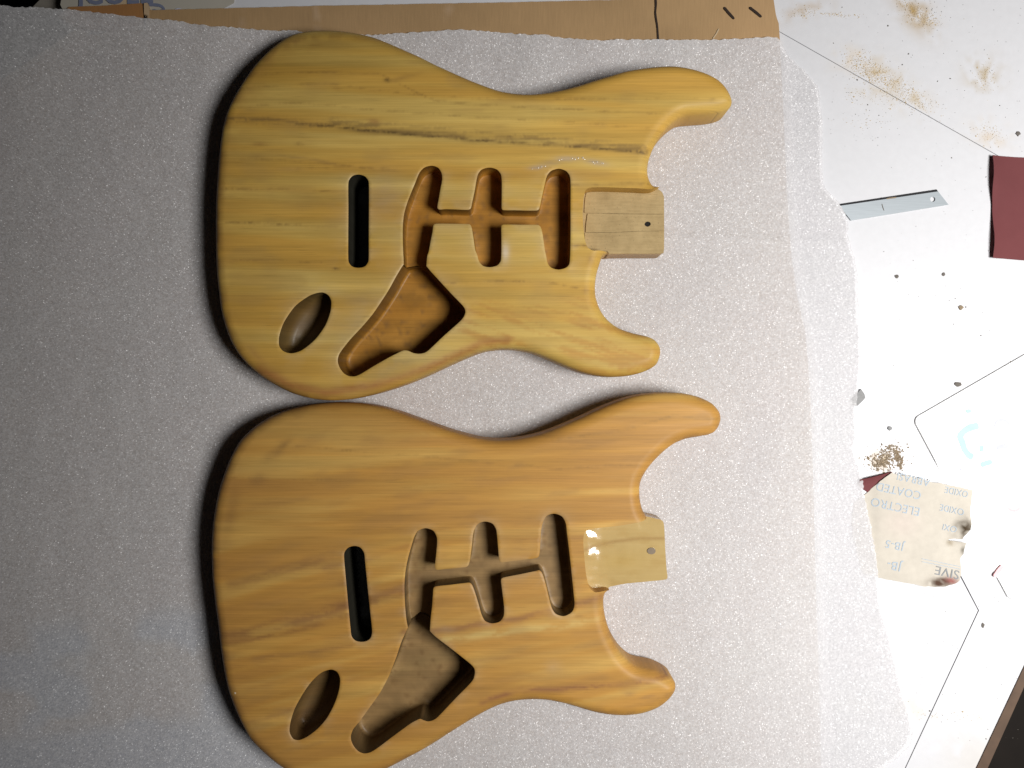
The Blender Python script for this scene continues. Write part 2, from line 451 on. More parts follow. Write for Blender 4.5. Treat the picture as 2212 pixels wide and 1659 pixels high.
tape = dens(Wl([(311, 7), (318, 6), (323, 20), (322, 45), (320, 70), (312, 70)], .004), .004)
def tape_tint(v): return np.ones((len(v), 4)) * (.50, .36, .22, 1)
sheet('torn_edge', tape, lambda v: .0042, .003, M['card'], card, step=.005, colf=tape_tint, sharp=50)
def stroke(name, pts, w, z, mat, parent, h=.0003, taper=True):
    p = spline(pts, 3, False); L = []
    t = np.gradient(p, axis=0); t /= np.linalg.norm(t, axis=1)[:, None]; nrm = np.c_[-t[:, 1], t[:, 0]]
    ww = w * (.85 + .3 * vnoise(np.arange(len(p)) / 3., np.zeros(len(p)), 5))
    if taper: ww[0] *= .55; ww[-1] *= .55
    ring = np.r_[p + nrm * ww[:, None], (p - nrm * ww[:, None])[::-1]]
    ring = ccw(Wl(ring, z)); n = len(ring)
    vs = np.r_[np.c_[ring, np.full(n, z + h)], np.c_[ring, np.full(n, z - .0002)]]
    fs = [list(range(n))] + [[i + n, (i + 1) % n + n, (i + 1) % n, i] for i in range(n)]
    me = mesh(name, vs, fs, smooth=False); plan_uv(me); return link(name, me, mat, parent)
stroke('pen_stroke', [(1564, 16), (1574, 28), (1586, 41)], 2.6, cz + .0006, M['ink_brown'], card)
stroke('pen_stroke', [(1619, 16), (1632, 26), (1645, 37)], 2.6, cz + .0006, M['ink_brown'], card)
stroke('pen_stroke', [(1416, -12), (1417, 10), (1416, 30), (1420, 58), (1422, 90)], 2.0, cz + .0006, M['ink_brown'], card)
stroke('pen_stroke', [(1540, 84), (1548, 72), (1553, 62)], 1.2, cz + .0004, M['edge'], card)

# milky wrap with blue lettering at the top left
def text_mesh(name, s, size, loc, ang, z, mat, parent, extr=.00012, bold=0.0, shear=0, xs=1.0):
    cu = bpy.data.curves.new(name, 'FONT'); cu.body = s; cu.size = size; cu.extrude = extr; cu.offset = bold; cu.resolution_u = 3; cu.space_character = 1.05
    to = bpy.data.objects.new(name, cu); COL.objects.link(to)
    bpy.context.view_layer.update()
    me = bpy.data.meshes.new_from_object(to.evaluated_get(bpy.context.evaluated_depsgraph_get()))
    bpy.data.objects.remove(to); bpy.data.curves.remove(cu)
    ca, sa = math.cos(ang), math.sin(ang)
    for v in me.vertices:
        x, y = v.co.x * xs, v.co.y
        v.co = (loc[0] + x*ca - y*sa, loc[1] + x*sa + y*ca, z + v.co.z)
    me.name = name; plan_uv(me)
    return link(name, me, mat, parent)
wrap = empty('plastic_wrap', (W(300, 0)[0], W(300, 0)[1], 0), 'milky plastic wrap with large blue letters cut off by the top of the photo', 'plastic wrap')
wr = dens(Wl([(150, -90), (520, -90), (505, 6), (470, 24), (380, 38), (300, 40), (140, 30), (130, 10)], .001), .006)
sheet('sheet', wr, lambda v: .0007 + .0006 * fbm(v[:, 0]*50, v[:, 1]*50, 2), .0005, M['wrap'], wrap, step=.006)
tl = W(168, 9, .002)
text_mesh('lettering', 'JCOEL', .021, tl, math.radians(1), .0022, M['ink_navy'], wrap, bold=.0006, xs=1.05)
stroke('printed_mark', [(322, 10), (345, 12), (354, 20), (344, 25), (330, 22)], 3, .0018, M['ink_navy'], wrap)
stroke('printed_mark', [(372, 30), (384, 22), (398, 26)], 4, .0018, M['print_lilac'], wrap)

# ------------------------------------------------------------------ foam sheet
foam_out = [(-330, -5), (-150, 6), (0, 15), (137, 24), (308, 41), (478, 61), (615, 70), (720, 74), (805, 77), (907, 72), (1010, 68), (1112, 75), (1215, 85), (1283, 89), (1420, 89.6), (1500, 88), (1593, 88), (1675, 86), (1690, 103), (1719, 133), (1746, 157), (1767, 191), (1775, 239), (1775, 307), (1777, 393), (1788, 414), (1811, 437), (1832, 475), (1832, 506), (1842, 540), (1849, 567), (1854, 648), (1859, 716), (1861, 802), (1849, 873), (1854, 938), (1847, 969), (1863, 1024), (1868, 1058), (1878, 1112), (1883, 1136), (1893, 1205), (1904, 1304), (1924, 1382), (1945, 1468), (1965, 1543), (1972, 1577), (1962, 1611), (1934, 1639), (1905, 1662), (1860, 1760), (1700, 1790), (-330, 1790)]
fr = ccw(spline(Wl(foam_out, .004), .0022))
fr = fr + normals(fr) * (rng.uniform(-1, 1, len(fr)) * .0006 + .0012 * (vnoise(np.arange(len(fr)) / 7., np.zeros(len(fr)), 3) - .5))[:, None]
card_right = Wl([(1684, -40), (1684, 78), (1692, 240), (1700, 420), (1710, 560), (1722, 640), (1740, 720), (1750, 850), (1757, 1050), (1762, 1260), (1768, 1420), (1775, 1760)], cz)[::-1]
def foam_z(v):
    ex = np.interp(v[:, 1], card_right[:, 1], card_right[:, 0])
    on = sst(.010, -.002, v[:, 0] - ex)
    base = .0014 + .0036 * on
    x, y = invD(v, .005)
    wav = .0018 * fbm(x / 130., y / 130., 31) + .0008 * fbm(x / 40., y / 60., 33)
    edge = .0016 * np.exp(-dist_ring(v, fr) / .012) * vnoise(x / 60., y / 60., 8)
    crease = .0012 * np.exp(-((y - 517 - .02*(x-1600)) / 7.)**2) * sst(1420, 1500, x)
    crease += .0012 * np.exp(-((y - 1440 + .16*(x-1800)) / 9.)**2) * sst(1650, 1800, x)
    rip = .0005 * np.sin(x / 26. + 3 * fbm(x / 90., y / 90., 4)) * sst(1000, 900, y) * sst(900, 1050, x) * sst(260, 140, y)
    rip += .0003 * np.sin(y / 4.5 + 5 * fbm(x / 30., y / 60., 44)) * fbm(x / 40., y / 14., 45) * sst(1690, 1730, x)
    z = base + wav + edge + crease + rip
    return np.maximum(z, .0012)
fo = sheet('foam_sheet', fr, foam_z, .0009, M['foam'], None, step=.0035, sharp=60)
tag(fo, 'sparkling white packing foam sheet spread under the two guitar bodies', 'foam sheet')

# ------------------------------------------------------------------ guitar bodies
ZB = .0066; ZT = ZB + .039                     # underside and top of the slabs
RT, RB = .009, .006                           # edge round-overs

def roundover(d, r):
    d = np.clip(d, 0, r); return r - np.sqrt(np.maximum(r*r - (r - d)**2, 0))

def build_body(root, spec, tintf):
    arm = spec['arm']
    def armdrop(q):                            # forearm bevel on the upper bout
        a, b, dmax, slope = arm
        a = np.array(W(*a, ZT)); b = np.array(W(*b, ZT)); t = (b - a) / np.linalg.norm(b - a); nn = np.array((-t[1], t[0]))
        s = (q - a) @ nn; u = (q - a) @ t; L = np.linalg.norm(b - a)
        s = np.maximum(s - .0, 0)
        soft = s*s / (s + .014)
        return slope * soft * sst(-.09, .03, u) * sst(L + .07, L - .05, u)
    # --- outline: the seen edge is the top edge where a side leans away from the lens, the lower edge where it faces it
    out = spline(spec['outline'], 4.0, False)
    c0 = np.c_[out[:, 0], -out[:, 1]]
    assert area2(c0) > 0
    nr = normals(c0); nr[0] = nr[1]; nr[-1] = nr[-2]
    toc = np.c_[1106 - c0[:, 0], -829.5 - c0[:, 1]]; toc /= np.linalg.norm(toc, axis=1)[:, None]
    f = sst(-.2, .2, (nr * toc).sum(1))
    kk = np.exp(-(np.arange(-14, 15) / 6.)**2); kk /= kk.sum()
    f = np.convolve(np.pad(f, 14, mode='edge'), kk, mode='valid')
    zz = (ZT - RT*.75) * (1 - f) + (ZB + RB*.8) * f
    sl_ = np.arange(len(out)) * 4.0; en = np.maximum(sst(14, 0, sl_), sst(14, 0, sl_[-1] - sl_)); ZPm = ZT - spec['pd']
    for it in range(3):
        zz = zz * (1 - en) + ZPm * en
        q = np.array([W(x, y, z) for (x, y), z in zip(out, zz)])
        zz = (ZT - RT*.75 - armdrop(q)) * (1 - f) + (ZB + RB*.8) * f
    tr = ((f > .03) & (f < .97)).astype(float); tr = np.convolve(np.pad(tr, 9, mode='edge'), np.ones(19) / 15, mode='valid'); tr = np.minimum(tr, 1); tr[:6] = 0; tr[-6:] = 0
    for it in range(130):                      # ease the edge where the seen rim passes from the upper to the lower edge
        q[1:-1] += (.5 * tr[1:-1])[:, None] * (.5 * (q[2:] + q[:-2]) - q[1:-1])
    q = q[::3] if len(q) % 3 == 1 else np.vstack([q[::3], q[-1:]])
    curve = spline(q, .0016, False)            # open: from the pocket's lower mouth round to the upper mouth
    pk = Wl(spec['pocket_inner'], ZT); pk[0] = curve[-1]; pk[-1] = curve[0]
    pk = spline(pk, .0012, False)
    T = np.vstack([curve, pk[1:-1]]); nC = len(curve)
    assert area2(T) > 0
    nrm = normals(T)
    nrm[:2] = nrm[2]; nrm[nC-2:nC] = nrm[nC-3]
    sa, sb = curve[:-1], curve[1:]
    cav = spec['cav']
    rings = [T] + [c['ring'] for c in cav]
    # free points
    pts = []
    for th in (20, 38, 55, 72, 90):
        d = RT * (1 - math.cos(math.radians(th))); p = curve[2:-2] - nrm[2:nC-2] * d
        ok = dist_seg(p, sa, sb) > d * .93; pts.append(p[ok])
    g = grid_pts(T, .00165, .18); g = g[inside(g, T)]
    g = g[(dist_seg(g, sa, sb) > RT + .0006) & (dist_ring(g, T) > .0008)]
    for c in cav:
        pts.append(c['ring'] + normals(c['ring']) * .0006); g = g[~inside(g, c['ring'])]; g = g[dist_ring(g, c['ring']) > .0016]
    pts = np.vstack(pts + [g]); pts = pts[inside(pts, T)]
    for c in cav: pts = pts[~inside(pts, c['ring'])]
    def keep(cc):
        k = inside(cc, T)
        for c in cav: k &= ~inside(cc, c['ring'])
        return k
    V, F, mp = cdt(rings, pts, keep)
    def ztop(q):
        z = ZT - roundover(dist_seg(q, sa, sb), RT) - armdrop(q)
        dc = np.full(len(q), 1.0)
        for c in cav: dc = np.minimum(dc, dist_ring(q, c['ring']))
        return z - roundover(dc, .0006) * .8
    z = ztop(V); vs = [tuple(v) for v in np.c_[V, z]]; fs = F.tolist()
    # --- sides and underside
    n = len(T); prev = [mp[i] for i in range(n)]
    isC = np.zeros(n, bool); isC[:nC] = True
    prof = [(0, ZB + RB)] + [(RB*(1-math.cos(a)), ZB + RB*(1-math.sin(a))) for a in np.radians((25, 50, 72, 90))]
    for d, zc in prof:
        p = T - nrm * (d * isC)[:, None]; i0 = len(vs)
        vs += [(x, y, zc) for x, y in p]; cur = list(range(i0, i0 + n))
        for i in range(n):
            j = (i + 1) % n
            if prev[i] == prev[j]: continue
            fs.append([prev[j], prev[i], cur[i], cur[j]])
        prev = cur
    under = np.array([vs[i][:2] for i in prev]); Vu, Fu, mu = cdt([under], np.zeros((0, 2)), lambda cc: inside(cc, under))
    o = len(vs); vs += [(x, y, ZB) for x, y in Vu]; fs += [[o + a for a in f_[::-1]] for f_ in Fu.tolist()]
    me = mesh('body', vs, fs, 40)
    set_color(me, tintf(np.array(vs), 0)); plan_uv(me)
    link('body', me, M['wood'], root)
    # --- cavities: walls and floors
    for c in cav:
        r = c['ring']; m = len(r); zf = c['z']; zt = ztop(r)
        if 'ztop' in c:
            for i in c['shared']: zt[i] = c['ztop']
        nn = normals(r); fil = c.get('fillet', .0008)
        rows = [np.c_[r, zt], np.c_[r, np.full(m, zf + fil)], np.c_[r - nn*fil*.35, np.full(m, zf + fil*.35)], np.c_[r - nn*fil, np.full(m, zf)]]
        sh = set(c.get('shared', ()))
        vv = np.vstack(rows).tolist(); ff = []
        for k in range(3):
            for i in range(m):
                j = (i + 1) % m
                if 'ztop' not in c and i in sh and j in sh: continue
                ff.append([k*m + i, k*m + j, (k+1)*m + j, (k+1)*m + i])
        inner = rows[3][:, :2]
        if not c.get('open'):
            gg = grid_pts(r, .003); gg = gg[inside(gg, inner)]; gg = gg[dist_ring(gg, inner) > .0015]
            V2, F2, mp2 = cdt([inner], gg, lambda cc: inside(cc, r))
            o = len(vv); bowl = c.get('bowl', 0.0)
            dd = dist_ring(V2, inner); z2 = np.full(len(V2), zf) - bowl * sst(0, .008, dd)
            vv += np.c_[V2, z2].tolist(); ff += (F2 + o).tolist()
            # sew the floor to the fillet
            ren = {3*m + i: o + mp2[i] for i in range(m)}
            ff = [[ren.get(a, a) for a in f_] for f_ in ff]; ff = [f_ for f_ in ff if len(set(f_)) == len(f_)]
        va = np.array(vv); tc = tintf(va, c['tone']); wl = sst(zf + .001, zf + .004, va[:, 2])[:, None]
        if c['tone'] == 1:                     # walls darkened, cavity shade put into their colour; floors are blotchy
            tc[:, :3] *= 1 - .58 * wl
            bx, by = invD(va[:, :2], zf); bl = fbm(bx / 26., by / 14., 303); tc[:, :3] *= (.72 + .5 * bl)[:, None]
            blend(tc, sst(.62, .75, fbm(bx / 8., by / 5., 305)) * .5, (.16, .085, .03))
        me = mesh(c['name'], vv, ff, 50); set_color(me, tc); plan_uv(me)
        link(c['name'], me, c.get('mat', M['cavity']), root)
    # --- neck heel: the floor of the neck pocket with the body below it
    ZP = ZT - spec['pd']
    heel = Wl(spec['heel'], ZP)
    hr = spline(heel, .0012, False)
    H = np.vstack([curve[:1], hr[1:-1], curve[-1:], pk[1:-1]])
    H = ccw(H); m = len(H)
    holes = spec.get('holes', [])
    hrings = []
    for (hx, hy, hrx) in holes:
        cx, cy = W(hx, hy, ZP); rr = hrx * K * (CZ - ZP)
        hrings.append(np.array([(cx + rr*math.cos(a)*(1+.1*math.sin(3*a)), cy + rr*math.sin(a)) for a in np.linspace(0, 2*math.pi, 15)[:-1]]))
    gg = grid_pts(H, spec['hstep']); gg = gg[inside(gg, H)]; gg = gg[dist_ring(gg, H) > spec['hstep']*.5]
    for h in hrings: gg = gg[~inside(gg, h)]; gg = gg[dist_ring(gg, h) > spec['hstep']*.4]
    def hk(cc):
        k = inside(cc, H)
        for h in hrings: k &= ~inside(cc, h)
        return k
    V2, F2, mp2 = cdt([H] + hrings, gg, hk)
    z2 = ZP + spec['hz'](V2, pk)
    vv = np.c_[V2, z2].tolist(); ff = F2.tolist()
    top = [mp2[i] for i in range(m)]; o = len(vv); vv += [(x, y, ZB + .002) for x, y in H]
    o2 = len(vv); cxy = H.mean(0); vv += [(x + (cxy[0]-x)*.04, y + (cxy[1]-y)*.04, ZB) for x, y in H]
    for i in range(m):
        j = (i + 1) % m
        if top[i] != top[j]: ff.append([top[j], top[i], o + i, o + j])
        ff.append([o + j, o + i, o2 + i, o2 + j])
    me = mesh('neck_pocket', vv, ff, 40); set_color(me, tintf(np.array(vv), 2)); plan_uv(me)
    ho = link('neck_pocket', me, spec['hmat'], root)
    me.materials.append(M['wood'])
    # the outside of the heel is finished like the body
    pi = np.array([abs(p.normal.z) < .5 for p in me.polygons]); me.polygons.foreach_set('material_index', pi.astype(np.int32))
    for h, (hx, hy, hrx) in zip(hrings, holes):
        hh = ccw(h); k = len(hh)
        v3 = [(x, y, ZP + .0001) for x, y in hh] + [(x, y, ZP - .012) for x, y in hh]
        f3 = [[(i+1) % k, i, i + k, (i+1) % k + k][::-1] for i in range(k)] + [[i + k for i in range(k)]]
        link('screw_hole', mesh('screw_hole', v3, f3, smooth=False), M['hole'], root)
    return ztop, ZP

def cr(pts, step=.0011, z=None):
    return ccw(spline(Wl(pts, ZT if z is None else z), step))
def cshare(path, shared, step=.0011):
    """ring from a free path (splined) plus a shared straight path; returns ring and indices of the shared stretch"""
    a = spline(Wl(path, ZT), step, False); b = Wl(shared, ZT)
    ring = np.vstack([a, b[1:-1]]); n = len(ring)
    idx = [len(a) - 1] + list(range(len(a), n)) + [0]
    if area2(ring) < 0:
        ring = ring[::-1].copy(); idx = [n - 1 - i for i in idx]
    return ring, idx
def B1(p): return [(702 + .3418*x, .3418*y) for x, y in p]
def E1(p): return [(702 + .3418*x, 545.5 + .3418*y) for x, y in p]
def G1(p): return [(702 + .3418*x, 1092 + .3418*y) for x, y in p]
def D1(p): return [(.3418*x, 545.5 + .3418*y) for x, y in p]
def F1(p): return [(.3418*x, 1092 + .3418*y) for x, y in p]

# upper body, traced counter-clockwise (seen from above) from the upper cutaway mouth, over the horn, round the bouts
up_out = [(1421, 408), (1411, 402), (1402, 388), (1396, 365), (1397, 340), (1405, 318), (1420, 300), (1437, 287), (1457, 276), (1490, 272), (1538, 268), (1558, 261), (1576, 249), (1585, 232), (1584, 217), (1572, 194), (1552, 173), (1524, 158), (1490, 148), (1456, 143), (1420, 144), (1386, 148), (1351, 154), (1317, 164), (1283, 174), (1249, 185), (1215, 194), (1180, 200.5), (1146, 203.5), (1112, 202), (1078, 196), (1044, 184.5), (1010, 171), (975, 155.5), (941, 140), (907, 123), (873, 108), (839, 93), (805, 80), (770, 72), (736, 67), (702, 65.5), (670, 67), (636, 74), (612, 86), (581, 110), (547, 146), (513, 197), (492, 239), (480, 284), (473, 342), (467, 427), (466, 480), (466.6, 545), (468, 585), (472, 625), (477, 665), (485, 699), (496, 731), (513, 762), (533, 786), (564, 813), (598, 834), (632, 850), (666, 860), (701, 866), (736, 866), (770, 862), (804, 855), (839, 845), (873, 834), (907, 821), (941, 806), (975, 790), (1010, 774.5), (1044, 762), (1078, 757), (1112, 757.5), (1146, 764), (1180, 777), (1215, 792), (1249, 805), (1283, 813.5), (1317, 816.5), (1351, 815), (1386, 807), (1406, 798), (1420, 785), (1427, 765), (1426, 750), (1416, 735), (1399, 726.5), (1368, 719.5), (1338, 709), (1314, 692), (1298, 671), (1288, 644), (1285, 614), (1286, 583), (1293, 563), (1301, 556), (1314, 550)]
up_pocket = [(1316, 549), (1306, 541), (1294, 540.5), (1281, 541), (1270, 535), (1264, 520), (1260, 490), (1258.5, 455), (1261, 425), (1266, 409), (1277, 405), (1310, 404.5), (1370, 406.5), (1408, 407.5), (1421, 408)]
step_up = E1([(640, 84), (625, 72), (595, 65), (560, 64), (525, 67), (497, 76)])
up_pick, up_sh = cshare(E1([(497, 76), (496, 30)]) + B1([(494, 1600), (491, 1500), (492, 1420), (500, 1350), (520, 1280), (545, 1215), (572, 1150), (597, 1090), (628, 1058), (675, 1046), (716, 1060), (737, 1095), (740, 1135), (730, 1190), (718, 1260), (710, 1312), (722, 1323), (760, 1321), (830, 1323), (908, 1325), (922, 1315), (932, 1270), (945, 1210), (957, 1140), (968, 1098), (992, 1070), (1040, 1058), (1086, 1070), (1111, 1100), (1117, 1145), (1117, 1250), (1117, 1318), (1126, 1327), (1200, 1328), (1340, 1330), (1355, 1318), (1370, 1250), (1388, 1170), (1404, 1110), (1430, 1079), (1478, 1065), (1521, 1078), (1545, 1105), (1552, 1145), (1552, 1300), (1552, 1500)]) + E1([(1549, 30), (1543, 75), (1520, 97), (1475, 107), (1430, 95), (1408, 68), (1398, 20)]) + B1([(1390, 1580), (1377, 1490), (1366, 1440), (1354, 1424), (1340, 1420), (1230, 1419), (1126, 1418), (1115, 1424), (1115, 1500), (1115, 1590)]) + E1([(1113, 40), (1110, 55), (1090, 80), (1045, 92), (1000, 84), (975, 58), (962, 15)]) + B1([(950, 1580), (938, 1500), (926, 1435), (915, 1417), (900, 1415), (800, 1413), (700, 1413), (686, 1420), (680, 1460), (668, 1520), (655, 1590)]) + E1([(646, 20), (640, 84)]), step_up)
up_ctrl, up_csh = cshare(E1([(640, 84), (665, 115), (720, 175), (800, 262), (866, 330), (884, 356), (887, 378), (876, 408), (850, 438), (750, 527), (655, 617), (628, 634), (590, 640), (555, 634), (525, 621), (500, 618), (475, 627), (400, 665), (300, 722), (225, 768), (190, 782), (155, 782), (122, 766), (96, 735), (82, 700), (80, 675), (88, 645), (112, 608), (160, 548), (240, 462), (300, 390), (345, 325), (400, 240), (450, 150), (485, 92), (497, 76)]), step_up[::-1])
up_cav = [
    dict(name='tremolo_slot', ring=cr(B1([(147, 1300), (146, 1180), (150, 1140), (175, 1110), (211, 1102), (250, 1112), (273, 1140), (277, 1180), (277, 1300), (276, 1500)]) + E1([(276, 20), (272, 60), (250, 88), (210, 96), (172, 88), (150, 62), (146, 20)]) + B1([(146, 1500)])), z=ZB + .002, tone=3),
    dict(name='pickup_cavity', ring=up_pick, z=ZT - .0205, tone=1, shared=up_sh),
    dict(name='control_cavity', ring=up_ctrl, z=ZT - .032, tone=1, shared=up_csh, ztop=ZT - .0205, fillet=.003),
    dict(name='jack_cavity', ring=cr(D1([(2040, 252), (2075, 270), (2092, 305), (2088, 370), (2055, 460), (1990, 550), (1905, 618), (1840, 637), (1788, 622), (1763, 588), (1764, 525), (1795, 438), (1865, 338), (1950, 275), (2000, 256)])), z=ZT - .024, tone=4, fillet=.006, bowl=.003),
]
# lower body
lo_out = [(1394, 1115), (1387, 1098), (1383, 1078), (1382, 1058), (1385, 1038), (1399, 1013), (1416, 993), (1437, 973), (1458, 958), (1483, 948), (1517, 942), (1538, 937), (1550, 926), (1557, 908), (1555, 891), (1541, 873), (1517, 858), (1490, 850), (1456, 846), (1420, 846), (1386, 849), (1351, 856.5), (1317, 868), (1283, 882), (1249, 898), (1215, 913), (1180, 927), (1146, 937), (1112, 943.5), (1078, 945.5), (1044, 943), (1010, 935), (975, 925), (941, 913), (907, 901), (873, 889), (839, 879), (804, 872), (770, 868.5), (735, 867.5), (702, 868.5), (683, 871), (649, 876.5), (615, 886), (581, 901), (547, 923), (519, 951), (499, 986), (485, 1021), (473, 1058), (465, 1097), (459, 1143), (457, 1194), (459, 1246), (464, 1297), (471, 1348), (477, 1400), (483, 1441), (492, 1485), (506, 1526), (523, 1564), (543, 1598), (574, 1629), (608, 1656), (640, 1674), (680, 1690), (720, 1697), (760, 1694), (800, 1680), (839, 1659), (873, 1641), (907, 1623), (941, 1603), (975, 1581), (1010, 1559), (1044, 1539), (1078, 1523), (1112, 1514), (1146, 1511), (1180, 1512), (1215, 1518.5), (1249, 1528), (1283, 1538), (1317, 1544), (1351, 1545.5), (1386, 1541.5), (1420, 1529.5), (1446, 1511), (1460, 1495), (1465, 1478), (1460, 1460), (1437, 1436), (1403, 1422), (1368, 1415), (1344, 1403), (1324, 1384), (1310, 1358), (1304, 1331), (1303, 1297), (1307, 1282), (1314, 1270)]
lo_pocket = [(1320, 1268), (1311, 1278), (1298, 1279), (1284, 1279), (1273, 1268), (1266, 1240), (1262, 1200), (1260, 1170), (1262, 1152), (1268, 1145), (1285, 1141.5), (1335, 1136), (1382, 1128), (1400, 1123)]
step_lo = G1([(662, 795), (640, 752), (610, 733), (580, 728), (555, 736), (524, 772)])
lo_pick, lo_sh = cshare(G1([(524, 772), (514, 720), (505, 620), (502, 500), (508, 420), (524, 335), (545, 260), (565, 197), (588, 160), (635, 144), (684, 160), (706, 200), (708, 240), (701, 320), (694, 395), (705, 407), (760, 402), (885, 391), (905, 380), (917, 340), (930, 240), (940, 165), (966, 117), (1010, 102), (1058, 115), (1081, 150), (1088, 200), (1095, 280), (1102, 352), (1113, 361), (1180, 353), (1335, 333), (1353, 318), (1361, 235), (1365, 170), (1376, 110), (1402, 66), (1450, 52), (1498, 70), (1521, 110), (1530, 180), (1545, 300), (1560, 440), (1572, 560), (1577, 630), (1562, 673), (1512, 700), (1460, 686), (1435, 650), (1415, 580), (1396, 500), (1374, 430), (1356, 410), (1340, 413), (1230, 436), (1126, 457), (1113, 468), (1116, 510), (1126, 590), (1132, 650), (1129, 700), (1104, 735), (1055, 746), (1012, 730), (990, 690), (970, 620), (945, 540), (928, 500), (915, 489), (890, 490), (790, 502), (700, 512), (686, 522), (682, 560), (676, 640), (668, 710), (662, 795)]), step_lo)
lo_ctrl, lo_csh = cshare(G1([(662, 795), (700, 832), (780, 893), (860, 955), (925, 1008), (945, 1035), (947, 1062), (938, 1098), (912, 1132), (830, 1215), (740, 1310), (705, 1345), (680, 1360), (650, 1366), (622, 1358), (600, 1350), (580, 1358), (540, 1380), (430, 1460), (340, 1528), (290, 1560), (250, 1569), (215, 1558), (185, 1528), (166, 1490), (163, 1455), (178, 1415), (215, 1370), (280, 1280), (350, 1180), (405, 1075), (450, 960), (480, 870), (506, 810), (524, 772)]), step_lo[::-1])
lo_cav = [
    dict(name='tremolo_slot', ring=cr(G1([(140, 560), (130, 450), (120, 330), (122, 298), (145, 268), (184, 256), (222, 266), (246, 300), (252, 350), (262, 450), (275, 580), (288, 700), (297, 800), (288, 838), (262, 858), (228, 863), (192, 855), (168, 828), (161, 780), (152, 690)])), z=ZB + .002, tone=3),
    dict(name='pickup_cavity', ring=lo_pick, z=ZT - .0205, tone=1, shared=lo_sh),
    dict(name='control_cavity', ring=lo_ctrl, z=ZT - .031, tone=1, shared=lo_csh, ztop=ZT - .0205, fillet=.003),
    dict(name='jack_cavity', ring=cr(F1([(2090, 1038), (2128, 1052), (2148, 1095), (2142, 1165), (2115, 1250), (2065, 1345), (2005, 1414), (1940, 1463), (1890, 1484), (1852, 1476), (1829, 1432), (1835, 1370), (1860, 1290), (1905, 1205), (1965, 1118), (2030, 1058)])), z=ZT - .026, tone=4, fillet=.006, bowl=.003),
]

def dring(x, y, rings):
    q = np.array([W(0, 0, ZT)]); k = (CZ - ZT) * K
    p = np.c_[(x - 1106) * k, -(y - 829.5) * k]
    return np.minimum.reduce([dist_ring(p, r) for r in rings]) / k

